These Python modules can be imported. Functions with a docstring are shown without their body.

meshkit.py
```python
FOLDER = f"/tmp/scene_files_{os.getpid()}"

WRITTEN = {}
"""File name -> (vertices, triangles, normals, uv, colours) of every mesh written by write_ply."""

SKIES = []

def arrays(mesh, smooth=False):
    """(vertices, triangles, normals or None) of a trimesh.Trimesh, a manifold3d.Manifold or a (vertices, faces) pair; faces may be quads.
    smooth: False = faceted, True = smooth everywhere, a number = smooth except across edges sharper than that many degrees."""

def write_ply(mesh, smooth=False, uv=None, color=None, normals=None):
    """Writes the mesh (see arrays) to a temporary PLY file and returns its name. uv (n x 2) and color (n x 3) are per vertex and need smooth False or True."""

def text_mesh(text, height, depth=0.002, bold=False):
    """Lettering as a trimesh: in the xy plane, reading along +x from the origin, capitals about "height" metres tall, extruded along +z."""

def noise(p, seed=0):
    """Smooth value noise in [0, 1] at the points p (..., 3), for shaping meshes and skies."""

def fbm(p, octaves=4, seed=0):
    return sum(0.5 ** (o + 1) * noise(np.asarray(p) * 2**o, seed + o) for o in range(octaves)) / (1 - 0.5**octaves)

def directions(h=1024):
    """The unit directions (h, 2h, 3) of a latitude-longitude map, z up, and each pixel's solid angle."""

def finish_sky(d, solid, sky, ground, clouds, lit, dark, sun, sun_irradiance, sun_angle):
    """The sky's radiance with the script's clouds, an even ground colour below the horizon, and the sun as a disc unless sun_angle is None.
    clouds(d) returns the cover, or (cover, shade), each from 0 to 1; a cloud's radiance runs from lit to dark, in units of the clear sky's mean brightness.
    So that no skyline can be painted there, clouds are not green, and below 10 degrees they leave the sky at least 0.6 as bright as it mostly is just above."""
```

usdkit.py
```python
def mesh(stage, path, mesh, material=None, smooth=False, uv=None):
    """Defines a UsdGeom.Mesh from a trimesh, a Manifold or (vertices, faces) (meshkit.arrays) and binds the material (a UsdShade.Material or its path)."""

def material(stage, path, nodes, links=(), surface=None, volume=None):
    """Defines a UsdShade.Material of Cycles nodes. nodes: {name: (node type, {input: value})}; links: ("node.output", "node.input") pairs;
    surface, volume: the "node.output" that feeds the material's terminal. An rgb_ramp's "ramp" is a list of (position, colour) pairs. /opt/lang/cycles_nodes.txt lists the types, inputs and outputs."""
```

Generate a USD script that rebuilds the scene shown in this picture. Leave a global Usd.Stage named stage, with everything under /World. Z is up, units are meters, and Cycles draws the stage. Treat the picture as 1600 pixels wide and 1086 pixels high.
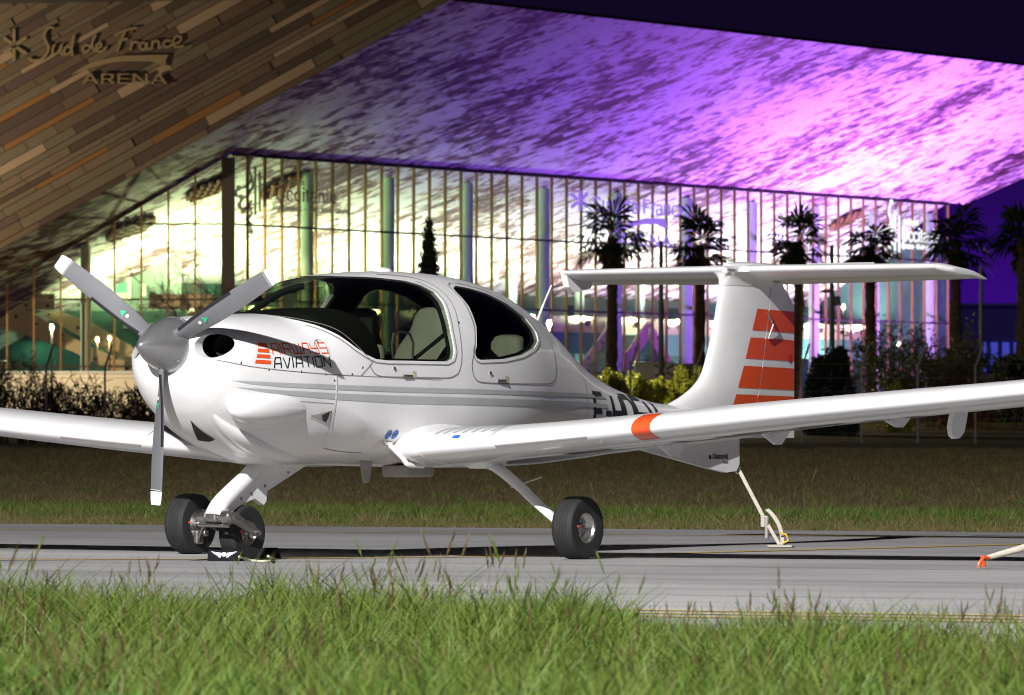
import math, random
import numpy as np
import trimesh
import manifold3d as m3
from scipy.interpolate import PchipInterpolator
from shapely.geometry import Polygon, LineString, MultiPolygon, box as sbox, Point
from shapely.ops import unary_union
from shapely import affinity
from pxr import Usd, UsdGeom, UsdLux, UsdShade, Gf, Sdf, Vt
import usdkit, meshkit

stage = Usd.Stage.CreateInMemory()
UsdGeom.SetStageUpAxis(stage, 'Z')
UsdGeom.Xform.Define(stage, '/World')
stage.SetDefaultPrim(stage.GetPrimAtPath('/World'))
UsdGeom.Scope.Define(stage, '/World/Looks')

# ------------------------------------------------------------------ camera
CAMZ, FPX, PITCH = 0.759, 9487.0, 0.01444
cam = UsdGeom.Camera.Define(stage, '/World/camera')
cam.AddTranslateOp().Set(Gf.Vec3d(0, 0, CAMZ))
cam.AddRotateXOp().Set(90 + math.degrees(PITCH))
cam.CreateHorizontalApertureAttr(36.0)
cam.CreateVerticalApertureAttr(36.0 * 695 / 1024)
cam.CreateFocalLengthAttr(36.0 * FPX / 1600)
cam.CreateFStopAttr(12.5)
cam.CreateFocusDistanceAttr(37.5)
cam.CreateClippingRangeAttr(Gf.Vec2f(0.5, 20000))
cam.CreateExposureAttr(0.0)

# ------------------------------------------------------------------ sky: night, a little violet city glow along the horizon all round
dome = UsdLux.DomeLight.Define(stage, '/World/sky')
dome.GetPrim().SetCustomDataByKey('kind', 'structure')
sky_m = usdkit.material(stage, '/World/Looks/night_sky', {
    'sky': ('sky_texture', {'sky_type': 'single_scattering', 'sun_disc': False, 'sun_elevation': 0.02, 'sun_rotation': math.atan2(-0.31, -0.95)}),
    'skybg': ('background_shader', {'strength': 0.0015}),
    'tc': ('texture_coordinate', {}), 'sep': ('separate_xyz', {}),
    'ramp': ('rgb_ramp', {'ramp': [(0.0, (0.040, 0.0035, 0.24)), (0.025, (0.030, 0.0026, 0.18)), (0.042, (0.012, 0.0014, 0.080)), (0.060, (0.0020, 0.0005, 0.015)), (0.10, (0.0016, 0.0006, 0.010)), (1.0, (0.0012, 0.0008, 0.005))]}),
    'bg': ('background_shader', {'strength': 1.0}), 'add': ('add_closure', {})},
    [('tc.generated', 'sep.vector'), ('sep.z', 'ramp.fac'), ('ramp.color', 'bg.color'), ('sky.color', 'skybg.color'),
     ('bg.background', 'add.closure1'), ('skybg.background', 'add.closure2')], surface='add.closure')
UsdShade.MaterialBindingAPI.Apply(dome.GetPrim()).Bind(sky_m)

# faint added fill from the floodlight side, lifts the clad wall and palms
fill_dist = UsdLux.DistantLight.Define(stage, '/World/faint_fill')
fill_dist.CreateNormalizeAttr(True); fill_dist.CreateIntensityAttr(0.03); fill_dist.CreateAngleAttr(0.5); fill_dist.CreateColorAttr(Gf.Vec3f(1, .93, .82))
fill_dist.AddRotateZOp().Set(-18.0); fill_dist.AddRotateXOp().Set(90 - 30.0)

FLOOD_POS, FLOOD_AIM, FLOOD_I = (-14.9, -4.8, 24.6), (1.6, 31.5, 0.4), 1.12
def aimed(light, pos, aim):
    p, a = Gf.Vec3d(*pos), Gf.Vec3d(*aim)
    mtx = Gf.Matrix4d().SetLookAt(p, a, Gf.Vec3d(0, 0, 1) if abs(pos[0]-aim[0]) + abs(pos[1]-aim[1]) > 1e-3 else Gf.Vec3d(0, 1, 0)).GetInverse()
    light.AddTransformOp().Set(mtx)
flood = UsdLux.SphereLight.Define(stage, '/World/unseen_floodlight_beam')  # unseen mast lamp behind the camera, placed to light aircraft and taxiway
flood.CreateRadiusAttr(0.22); flood.CreateNormalizeAttr(True); flood.CreateIntensityAttr(60000 * FLOOD_I); flood.CreateColorAttr(Gf.Vec3f(1.0, 0.98, 0.985))
sh = UsdLux.ShapingAPI.Apply(flood.GetPrim()); sh.CreateShapingConeAngleAttr(34); sh.CreateShapingConeSoftnessAttr(0.30)
aimed(flood, FLOOD_POS, FLOOD_AIM)

# ------------------------------------------------------------------ helpers
used = {}
def path_for(name, parent):
    base = parent.GetPath() if parent is not None else Sdf.Path('/World')
    k = (str(base), name); n = used.get(k, 0); used[k] = n + 1
    return str(base.AppendChild(name if n == 0 else f'{name}_{n:03d}'))
def tag(prim, label=None, cat=None, group=None, kind=None):
    for k, v in (('label', label), ('category', cat), ('group', group), ('kind', kind)):
        if v: prim.SetCustomDataByKey(k, v)
    return prim
def obj(name, mesh, mat, parent=None, smooth=False, label=None, cat=None, group=None, kind=None):
    p = usdkit.mesh(stage, path_for(name, parent), mesh, mat, smooth).GetPrim()
    return tag(p, label, cat, group, kind)
def thing(name, label, cat, loc=(0, 0, 0), rz=0, group=None, parent=None, kind=None):
    x = UsdGeom.Xform.Define(stage, path_for(name, parent))
    x.AddTranslateOp().Set(Gf.Vec3d(*map(float, loc))); x.AddRotateZOp().Set(float(rz))
    return tag(x.GetPrim(), label, cat, group, kind)
def cat_(ms): return trimesh.util.concatenate([m for m in ms if m is not None])
def bx(x0, x1, y0, y1, z0, z1):
    m = trimesh.creation.box([x1 - x0, y1 - y0, z1 - z0]); m.apply_translation([(x0 + x1) / 2, (y0 + y1) / 2, (z0 + z1) / 2]); return m
def tube(pts, r, sides=8, cap=True):
    pts = np.asarray(pts, float); n = len(pts); r = np.broadcast_to(np.asarray(r, float), (n,))
    t = np.gradient(pts, axis=0); t /= np.linalg.norm(t, axis=1)[:, None] + 1e-12
    ref = np.array([0, 0, 1.]) if abs(t[0][2]) < .9 else np.array([1., 0, 0])
    v = []
    a = np.arange(sides) * 2 * np.pi / sides
    nrm = np.cross(t[0], ref); nrm /= np.linalg.norm(nrm)
    for i in range(n):
        nrm = nrm - t[i] * (nrm @ t[i]); nrm /= np.linalg.norm(nrm) + 1e-12
        b = np.cross(t[i], nrm)
        v.append(pts[i] + r[i] * (np.cos(a)[:, None] * nrm + np.sin(a)[:, None] * b))
    v = np.vstack(v); f = []
    for i in range(n - 1):
        for j in range(sides):
            k = (j + 1) % sides
            f += [[i * sides + j, i * sides + k, (i + 1) * sides + k], [i * sides + j, (i + 1) * sides + k, (i + 1) * sides + j]]
    if cap:
        c0, c1 = len(v), len(v) + 1
        v = np.vstack([v, pts[0], pts[-1]])
        for j in range(sides):
            k = (j + 1) % sides
            f += [[c0, k, j], [c1, (n - 1) * sides + j, (n - 1) * sides + k]]
    return trimesh.Trimesh(v, np.array(f), process=False)
def tri_poly(poly, edge=None):
    ms = []
    for g in getattr(poly, 'geoms', [poly]):
        if g.is_empty or g.geom_type != 'Polygon' or g.area < 1e-9: continue
        v, f = trimesh.creation.triangulate_polygon(g, engine='earcut')
        if edge: v, f = trimesh.remesh.subdivide_to_size(np.c_[v, np.zeros(len(v))], f, edge, max_iter=12); v = v[:, :2]
        ms.append((v, f))
    V, F, n = [], [], 0
    for v, f in ms: V.append(v); F.append(f + n); n += len(v)
    return np.vstack(V), np.vstack(F)
def extrude(poly, h):
    return cat_([trimesh.creation.extrude_polygon(g, h, engine='earcut') for g in getattr(poly, 'geoms', [poly]) if g.geom_type == 'Polygon' and g.area > 1e-9])
def loft(rings, cap=True, closed=True):
    R = np.asarray(rings, float); n, k = R.shape[:2]; v = R.reshape(-1, 3); f = []
    for i in range(n - 1):
        a = i * k + np.arange(k if closed else k - 1); b = i * k + (np.arange(k if closed else k - 1) + 1) % k
        f.append(np.c_[a, b, b + k]); f.append(np.c_[a, b + k, a + k])
    f = np.vstack(f)
    if cap:
        c0, c1 = len(v), len(v) + 1; v = np.vstack([v, R[0].mean(0), R[-1].mean(0)])
        j = np.arange(k); kk = (j + 1) % k
        f = np.vstack([f, np.c_[np.full(k, c0), kk, j], np.c_[np.full(k, c1), (n - 1) * k + j, (n - 1) * k + kk]])
    m = trimesh.Trimesh(v, f, process=False)
    if cap and m.volume < 0: m.invert()
    return m
def to_man(m):
    m = trimesh.Trimesh(m.vertices, m.faces, process=True)
    if m.volume < 0: m.invert()
    return m3.Manifold(m3.Mesh(np.asarray(m.vertices, np.float32), np.asarray(m.faces, np.uint32)))
def from_man(m):
    q = m.to_mesh(); return trimesh.Trimesh(np.array(q.vert_properties[:, :3], float), np.array(q.tri_verts), process=False)
def revolve(profile, axis='y', sections=48):
    m = trimesh.creation.revolve(np.asarray(profile, float), sections=sections)
    if axis == 'y': m.apply_transform(trimesh.transformations.rotation_matrix(-np.pi / 2, [1, 0, 0]))
    if axis == 'x': m.apply_transform(trimesh.transformations.rotation_matrix(np.pi / 2, [0, 1, 0]))
    return m
def moved(m, t, rot=None):
    m = m.copy()
    if rot is not None: m.apply_transform(trimesh.transformations.rotation_matrix(rot[0], rot[1]))
    m.apply_translation(t); return m
def rounded(w, d, h, r, c=(0, 0, 0)):
    s = m3.Manifold.sphere(r, 12); ps = [s.translate([sx * (w / 2 - r), sy * (d / 2 - r), sz * (h / 2 - r)]) for sx in (-1, 1) for sy in (-1, 1) for sz in (-1, 1)]
    return moved(from_man(m3.Manifold.batch_hull(ps)), c)
# a point of the place seen at photograph pixel (px, py) at depth Y
CD, CU = np.array([0, math.cos(PITCH), math.sin(PITCH)]), np.array([0, -math.sin(PITCH), math.cos(PITCH)])
def ray(px, py): return CD * FPX + np.array([1., 0, 0]) * (px - 800) - CU * (py - 543)
def at(px, py, Y):
    r = ray(px, py); return np.array([0, 0, CAMZ]) + r * (Y / r[1])
def on_plane(px, py, p0, nrm):
    r = ray(px, py); c = np.array([0, 0, CAMZ]); return c + r * (np.dot(np.asarray(p0) - c, nrm) / np.dot(r, nrm))

# ------------------------------------------------------------------ materials
def MAT(name, color, rough=0.5, metal=0.0, var=0.0, scale=3.0, bump=0.0, bscale=60.0, coat=0.0, spec=0.5, color2=None, stretch=None, **kw):
    nodes = {'p': ('principled_bsdf', {'base_color': color, 'roughness': rough, 'metallic': metal, 'coat_weight': coat, 'coat_roughness': 0.06, 'specular_ior_level': spec, **kw})}
    links = []
    if var or color2 is not None or bump:
        nodes['tc'] = ('texture_coordinate', {}); src = 'tc.object'
        if stretch is not None:
            nodes['mp'] = ('mapping', {'scale': stretch}); links.append((src, 'mp.vector')); src = 'mp.vector'
    if var or color2 is not None:
        c2 = color2 if color2 is not None else tuple(max(0, c * (1 - var)) for c in color)
        nodes['nz'] = ('noise_texture', {'scale': scale, 'detail': 6.0, 'roughness': 0.65})
        nodes['rp'] = ('rgb_ramp', {'ramp': [(0.33, c2), (0.66, color)]})
        links += [(src, 'nz.vector'), ('nz.fac', 'rp.fac'), ('rp.color', 'p.base_color')]
    if bump:
        nodes['bn'] = ('noise_texture', {'scale': bscale, 'detail': 4.0}); nodes['bp'] = ('bump', {'strength': 0.6, 'distance': bump})
        links += [(src, 'bn.vector'), ('bn.fac', 'bp.height'), ('bp.normal', 'p.normal')]
    return usdkit.material(stage, '/World/Looks/' + name, nodes, links, surface='p.BSDF')
def EMIT(name, color, strength):
    return usdkit.material(stage, '/World/Looks/' + name, {'e': ('emission', {'color': color, 'strength': strength})}, [], surface='e.emission')
def GLASS(name, tint, rough=0.0, f0=0.04, edge=0.75, gloss=1.0):     # clear pane, mirror-like towards grazing angles, the same from both sides
    return usdkit.material(stage, '/World/Looks/' + name, {
        't': ('transparent_bsdf', {'color': tint}), 'g': ('glossy_bsdf', {'color': (gloss,) * 3, 'roughness': rough}),
        'lw': ('layer_weight', {'blend': 0.5}), 'pw': ('math', {'math_type': 'power', 'value2': 4.0}), 'ma': ('math', {'math_type': 'multiply_add', 'value2': edge, 'value3': f0}), 'm': ('mix_closure', {})},
        [('lw.facing', 'pw.value1'), ('pw.value', 'ma.value1'), ('ma.value', 'm.fac'), ('t.BSDF', 'm.closure1'), ('g.BSDF', 'm.closure2')], surface='m.closure')
def LEAF(name, c1, c2, trans=0.35, rough=0.55, scale=0.8):
    return usdkit.material(stage, '/World/Looks/' + name, {
        'geo': ('geometry', {}), 'tc': ('texture_coordinate', {}), 'nz': ('noise_texture', {'scale': scale, 'detail': 3.0}),
        'ad': ('math', {'math_type': 'multiply_add', 'value2': 0.6}), 'rp': ('rgb_ramp', {'ramp': [(0.3, c1), (0.85, c2)]}),
        'p': ('principled_bsdf', {'roughness': rough, 'specular_ior_level': 0.3}), 't': ('translucent_bsdf', {}), 'm': ('mix_closure', {'fac': trans})},
        [('geo.random_per_island', 'ad.value1'), ('tc.object', 'nz.vector'), ('nz.fac', 'ad.value3'), ('ad.value', 'rp.fac'), ('rp.color', 'p.base_color'), ('rp.color', 't.color'),
         ('p.BSDF', 'm.closure1'), ('t.BSDF', 'm.closure2')], surface='m.closure')
# ('ad' = island random * 0.6 + noise)
W_PAINT = MAT('white_paint', (0.80, 0.80, 0.79), 0.34, var=0.09, scale=3.0, coat=0.5, bump=0.0006, bscale=7)
G_STRIPE = MAT('grey_stripe_paint', (0.42, 0.43, 0.43), 0.4)
R_PAINT = MAT('red_orange_paint', (0.74, 0.085, 0.018), 0.35, coat=0.4)
K_PAINT = MAT('black_letter_vinyl', (0.02, 0.02, 0.022), 0.4)
BLUE = MAT('blue_sticker', (0.02, 0.14, 0.55), 0.4)
SEAM = MAT('dark_grey_seam', (0.20, 0.19, 0.18), 0.7)  # dark grey of the panel joints
DARK = MAT('black_interior_trim', (0.012, 0.012, 0.013), 0.75)
HOLE = MAT('dark_duct', (0.02, 0.02, 0.02), 0.8)
LEATHER = MAT('grey_leather', (0.36, 0.345, 0.315), 0.55, var=0.15, scale=9, bump=0.002, bscale=90)
TYRE = MAT('tyre_rubber', (0.016, 0.016, 0.017), 0.75, var=0.4, scale=14, bump=0.001, bscale=120)
METAL = MAT('bare_metal', (0.62, 0.61, 0.58), 0.3, metal=1.0, var=0.2, scale=30)
DMETAL = MAT('dull_metal', (0.30, 0.29, 0.27), 0.45, metal=0.9, var=0.3, scale=30)
SPIN = MAT('spinner_grey', (0.42, 0.42, 0.425), 0.30, metal=0.75, var=0.12, scale=12, coat=0.3)
BLADE = MAT('propeller_grey', (0.15, 0.152, 0.16), 0.42, var=0.1, scale=8)
BOOT = MAT('black_rubber_edge', (0.012, 0.012, 0.014), 0.5)
GREEN = MAT('green_sticker', (0.03, 0.42, 0.20), 0.45)
CANOPY = GLASS('canopy_glass', (0.46, 0.50, 0.42), 0.01)
STRAP = MAT('cream_webbing', (0.50, 0.46, 0.38), 0.8, var=0.25, scale=40, bump=0.002, bscale=200)
YELLOW = MAT('yellow_plastic', (0.55, 0.38, 0.05), 0.5)
# ================================================================== AIRCRAFT (its own frame: x forward, y to its left, z up, origin under the main axle)
plane = thing('light_aircraft', 'white four seat propeller aircraft with red and grey markings parked on the taxiway', 'aircraft', (-0.827, 37.991, 0), -124.159)
ST = np.array([  # x, z top, z bottom, half width, z of widest, upper exponent, lower exponent
[2.185, 1.38, 1.09, 0.19, 1.235, 2.2, 2.1], [2.165, 1.41, 1.04, 0.245, 1.23, 2.3, 2.1], [2.12, 1.437, 0.965, 0.315, 1.22, 2.4, 2.1], [2.04, 1.458, 0.87, 0.375, 1.205, 2.4, 2.1],
    [1.92, 1.474, 0.775, 0.43, 1.18, 2.4, 2.0], [1.68, 1.489, 0.665, 0.495, 1.13, 2.4, 2.0], [1.42, 1.496, 0.60, 0.545, 1.09, 2.4, 2.0], [1.34, 1.515, 0.59, 0.553, 1.08, 2.4, 2.1],
    [1.17, 1.606, 0.575, 0.57, 1.06, 2.4, 2.2], [0.94, 1.701, 0.575, 0.59, 1.04, 2.4, 2.4], [0.705, 1.742, 0.575, 0.60, 1.03, 2.4, 2.5], [0.50, 1.762, 0.57, 0.605, 1.02, 2.4, 2.6],
    [0.23, 1.779, 0.565, 0.61, 1.02, 2.4, 2.6], [-0.04, 1.786, 0.56, 0.61, 1.02, 2.4, 2.6], [-0.32, 1.781, 0.555, 0.60, 1.02, 2.4, 2.6], [-0.605, 1.765, 0.552, 0.58, 1.02, 2.35, 2.5],
    [-0.82, 1.738, 0.552, 0.555, 1.01, 2.3, 2.5], [-1.035, 1.699, 0.553, 0.52, 1.00, 2.25, 2.4], [-1.253, 1.638, 0.556, 0.475, 0.98, 2.2, 2.3], [-1.473, 1.558, 0.562, 0.43, 0.96, 2.1, 2.2],
    [-1.695, 1.46, 0.57, 0.385, 0.94, 2.0, 2.1], [-1.87, 1.355, 0.58, 0.35, 0.92, 2.0, 2.0], [-2.07, 1.249, 0.595, 0.31, 0.90, 2.0, 2.0], [-2.30, 1.154, 0.61, 0.268, 0.88, 2.0, 2.0],
    [-2.53, 1.085, 0.63, 0.235, 0.86, 2.0, 2.0], [-2.84, 1.02, 0.65, 0.20, 0.84, 2.0, 2.0], [-3.15, 0.975, 0.67, 0.17, 0.83, 2.0, 2.0], [-3.6, 0.95, 0.695, 0.135, 0.825, 2.0, 2.0],
    [-4.0, 0.935, 0.72, 0.105, 0.825, 2.0, 2.0], [-4.38, 0.92, 0.745, 0.07, 0.83, 2.0, 2.0]])[::-1]
PF = [PchipInterpolator(ST[:, 0], ST[:, k]) for k in range(1, 7)]
def section(x, off=0.0, n=112):
    zt, zb, w, zm, nu, nl = [float(p(x)) for p in PF]
    zt -= off; zb += off; w -= off
    t = np.linspace(0, 2 * np.pi, n, endpoint=False); c, s = np.cos(t), np.sin(t)
    e = np.where(s >= 0, nu, nl); h = np.where(s >= 0, zt - zm, zm - zb)
    y = w * np.sign(c) * np.abs(c) ** (2 / e); z = zm + h * np.sign(s) * np.abs(s) ** (2 / e)
    return np.c_[np.full(n, x), y, z]
def yport(x, z):
    x, z = np.asarray(x, float), np.asarray(z, float)
    zt, zb, w, zm, nu, nl = [p(np.clip(x, -4.38, 2.185)) for p in PF]
    up = z >= zm; e = np.where(up, nu, nl); h = np.where(up, zt - zm, zm - zb)
    q = np.clip(np.abs(z - zm) / h, 0, 1)
    return w * np.clip(1 - q ** e, 0, 1) ** (1 / e)
def body(off, x0=-4.38, x1=2.185):
    xs = np.unique(np.r_[np.linspace(x0, min(x1, 1.5), 120), np.linspace(min(x1, 1.5), min(x1, 2.05), 14), np.linspace(min(x1, 2.05), x1, 16)])
    return to_man(loft([section(x, off) for x in xs]))
def prism_y(pts, y0=-2, y1=2, r=0.0):
    g = Polygon(pts)
    if r: g = g.buffer(-r).buffer(r, quad_segs=8)
    m = extrude(g, y1 - y0)          # pts are (x, z)
    v = m.vertices; m.vertices = np.c_[v[:, 0], y1 - v[:, 2], v[:, 1]]
    return to_man(m), g
FRONT = [(1.52, 1.90), (1.43, 1.497), (1.37, 1.465), (1.27, 1.425), (1.15, 1.365), (1.04, 1.295), (0.95, 1.25), (0.86, 1.222), (0.74, 1.215), (0.12, 1.215), (0.055, 1.235), (0.03, 1.28), (0.025, 1.40), (0.0, 1.50), (-0.03, 1.585), (-0.02, 1.645), (0.05, 1.69), (0.16, 1.718), (0.40, 1.735), (0.66, 1.738), (0.80, 1.75), (0.86, 1.90)]
REAR = [(-0.27, 1.678), (-0.3, 1.563), (-0.285, 1.443), (-0.23, 1.313), (-0.175, 1.248), (-0.255, 1.228), (-0.555, 1.238), (-0.815, 1.268), (-1.015, 1.313), (-1.125, 1.363), (-1.145, 1.413), (-1.075, 1.503), (-0.905, 1.593), (-0.705, 1.653), (-0.505, 1.685), (-0.355, 1.697)]
outer, inner = body(0.0), body(0.03, -3.0, 2.10)
pf, gf = prism_y(FRONT, r=0.015); pr, gr = prism_y(REAR, r=0.03)
def ellipse_prism_x(cy, cz, ry, rz, x0, x1):
    t = np.linspace(0, 2 * np.pi, 40, endpoint=False)
    return to_man(loft([np.c_[np.full(40, x), cy + ry * np.cos(t), cz + rz * np.sin(t)] for x in (x0, x1)]))
holes = m3.Manifold.compose([ellipse_prism_x(s * 0.285, 1.29, 0.088, 0.072, 1.8, 2.4) for s in (-1, 1)])
chin_cut = prism_y([(1.86, 0.60), (1.60, 0.60), (1.60, 0.70), (1.78, 0.72)], -0.17, 0.17)[0]
shell = (outer - inner) - pf - pr - holes
obj('fuselage', from_man(shell), W_PAINT, plane, smooth=32)
def outer_skin(man):      # only the outer surface of a thin pane
    m = from_man(man); c = m.triangles_center; d = np.c_[np.zeros(len(c)), c[:, 1], c[:, 2] - PF[3](c[:, 0])]; d /= np.linalg.norm(d, axis=1)[:, None]
    m.update_faces((m.face_normals * d).sum(1) > .25); m.remove_unreferenced_vertices(); return m
glass_shell = body(0.006) - body(0.011, -3.0, 2.10)
obj('windscreen_canopy', outer_skin(glass_shell ^ pf), CANOPY, plane, smooth=32, label='clear front canopy with windscreen and side panes')
obj('rear_window', outer_skin(glass_shell ^ pr ^ to_man(bx(-2, 1, 0, 2, 0, 3))), CANOPY, plane, smooth=32)
obj('rear_window', outer_skin(glass_shell ^ pr ^ to_man(bx(-2, 1, -2, 0, 0, 3))), CANOPY, plane, smooth=32)
lin = (body(0.034, -1.75, 1.40) - body(0.05, -1.72, 1.35))
pf2, _ = prism_y(list(gf.buffer(-0.012).exterior.coords)[:-1]); pr2, _ = prism_y(list(gr.buffer(-0.012).exterior.coords)[:-1])
obj('cabin_lining', from_man(lin - pf2 - pr2), DARK, plane, smooth=32)
for s in (1, -1):
    t = np.linspace(0, 2 * np.pi, 40, endpoint=False)
    rg = [np.c_[np.full(40, x), s * 0.285 + (0.089 - d) * np.cos(t), 1.29 + (0.073 - d) * np.sin(t)] for x, d in ((1.985, 0.0), (1.93, 0.004), (1.80, 0.012))]
    m = loft(rg, cap=False); cap = loft([rg[-1], rg[-1] * [1, 0, 0] + np.array([0, s * .285, 1.29])], cap=False)
    obj('air_intake', cat_([m, cap]), HOLE, plane, smooth=40)

# --- things drawn or fixed on the skin
def conform(poly, mat, name, parent=plane, lift=0.0025, side=1, edge=0.035, label=None, f=yport):
    v, fc = tri_poly(poly, edge)
    y = side * (f(v[:, 0], v[:, 1]) + lift)
    m = trimesh.Trimesh(np.c_[v[:, 0], y, v[:, 1]], fc if side < 0 else fc[:, ::-1], process=False)
    return obj(name, m, mat, parent, smooth=True, label=label)
def skin_line(pts, w=0.005, mat=SEAM, name='panel_seam', side=1, lift=0.0018, smoothit=False, closed=False):
    p = np.asarray(pts, float)
    if smoothit:
        s = np.r_[0, np.cumsum(np.linalg.norm(np.diff(p, axis=0), axis=1))]; q = np.linspace(0, s[-1], 60)
        p = np.c_[PchipInterpolator(s, p[:, 0])(q), PchipInterpolator(s, p[:, 1])(q)]
    return conform(LineString(p).buffer(w / 2, cap_style=2, join_style=1), mat, name, side=side, lift=lift, edge=0.05)
SX = 1.0
# stroke lettering: rounded technical capitals in a 1 x 1 box
def strokes_text(text, font, w=0.62, gap=0.2, thick=0.11, slant=0.0):
    geo, x = [], 0.0
    for ch in text:
        if ch == ' ': x += w * .7; continue
        ww = font.get(ch + '_w', w)
        for st in font[ch]:
            geo.append(LineString([(x + px * ww + slant * py, py) for px, py in st]).buffer(thick / 2, cap_style=2, join_style=2))
        x += ww + gap
    return unary_union(geo), x - gap
TECH = {'A': [[(0, 0), (0.12, .75), (.3, 1), (1, 1), (1, 0)], [(0.08, .42), (1, .42)]], 'I': [[(0, 0), (0, 1)]], 'I_w': 0.02, 'R': [[(0, 0), (0, 1), (1, 1), (1, .48), (0, .48)], [(.45, .48), (1, 0)]],
        'W': [[(0, 1), (0, 0), (1, 0), (1, 1)], [(.5, 0), (.5, 1)]], 'W_w': 0.85, 'Y': [[(0, 1), (0, .48), (1, .48)], [(1, 1), (1, 0), (0.1, 0)]], 'S': [[(1, 1), (0, 1), (0, .5), (1, .5), (1, 0), (0, 0)]],
        'V': [[(0, 1), (.45, 0), (.55, 0), (1, 1)]], 'T': [[(0, 1), (1, 1)], [(.5, 1), (.5, 0)]], 'O': [[(0, 0), (0, 1), (1, 1), (1, 0), (0, 0)]], 'N': [[(0, 0), (0, 1), (1, 0), (1, 1)]]}
def place(poly, x0, z0, sx, sz, rot=0.0):      # poly reading towards the tail on the left side: u -> -x
    g = affinity.scale(poly, sx, sz, origin=(0, 0)); g = affinity.rotate(g, rot, origin=(0, 0))
    return affinity.affine_transform(g, [-1, 0, 0, 1, x0, z0])
ga, wa = strokes_text('AIRWAYS', TECH, w=.78, gap=.26); gv, wv = strokes_text('AVIATION', TECH, w=.70, gap=.26)
conform(place(ga, 1.76, 1.243, 0.47 / wa, 0.062, 1.5), R_PAINT, 'red_lettering', label='red painted word AIRWAYS')
conform(place(gv, 1.76, 1.160, 0.47 / wv, 0.062, 1.5), K_PAINT, 'black_lettering', label='black painted word AVIATION')
for k in range(4):
    z0, z1 = 1.205 + .034 * k - .022, 1.205 + .034 * k
    e = lambda z: 1.895 - (z - 1.2) * .40
    conform(Polygon([(e(z0), z0 + .004), (1.785, z0), (1.785, z1), (e(z1), z1 + .004)]), R_PAINT, 'red_logo_bar')
# grey pinstripes sweeping along the flank
conform(Polygon([(2.03, 1.085), (1.7, 1.073), (1.2, 1.062), (0.6, 1.052), (-.6, 1.040), (-1.7, 1.03), (-2.15, 1.012), (-2.15, .995), (-1.7, 1.008), (-.6, 1.015), (.6, 1.022), (1.2, 1.032), (1.7, 1.048), (1.92, 1.064)]), G_STRIPE, 'grey_stripe')
conform(Polygon([(2.00, 1.045), (1.7, 1.028), (1.2, 1.010), (.6, .998), (-.6, .985), (-1.7, .975), (-2.15, .96), (-2.15, .935), (-1.7, .945), (-.6, .945), (.6, .952), (1.2, .972), (1.7, 1.002), (1.88, 1.026)]), G_STRIPE, 'grey_stripe')
# seams: cowling split, fire wall, doors
skin_line([(2.12, 1.205), (1.9, 1.165), (1.5, 1.135), (1.20, 1.122), (1.02, 1.118)], smoothit=True)
skin_line([(1.02, 1.118), (0.90, 1.20)]); skin_line([(0.90, 1.20), (1.02, 1.30), (1.15, 1.40), (1.30, 1.455), (1.42, 1.49)], smoothit=True)
skin_line([(1.25, 1.122), (1.245, .95), (1.22, .80), (1.14, .68)], smoothit=True, mat=W_PAINT, w=.012, lift=.004)
skin_line([(-1.72, 1.43), (-1.80, 1.25), (-1.82, 1.05), (-1.78, .85)], smoothit=True, w=.004)
skin_line([(1.02, 1.118), (0.6, 1.108), (0.2, 1.10)], w=.003); skin_line([(1.14, .68), (.9, .655), (.75, .65)], smoothit=True, w=.004); skin_line([(1.245, .95), (1.50, .96), (1.9, .99)], smoothit=True, w=.003)
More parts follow.
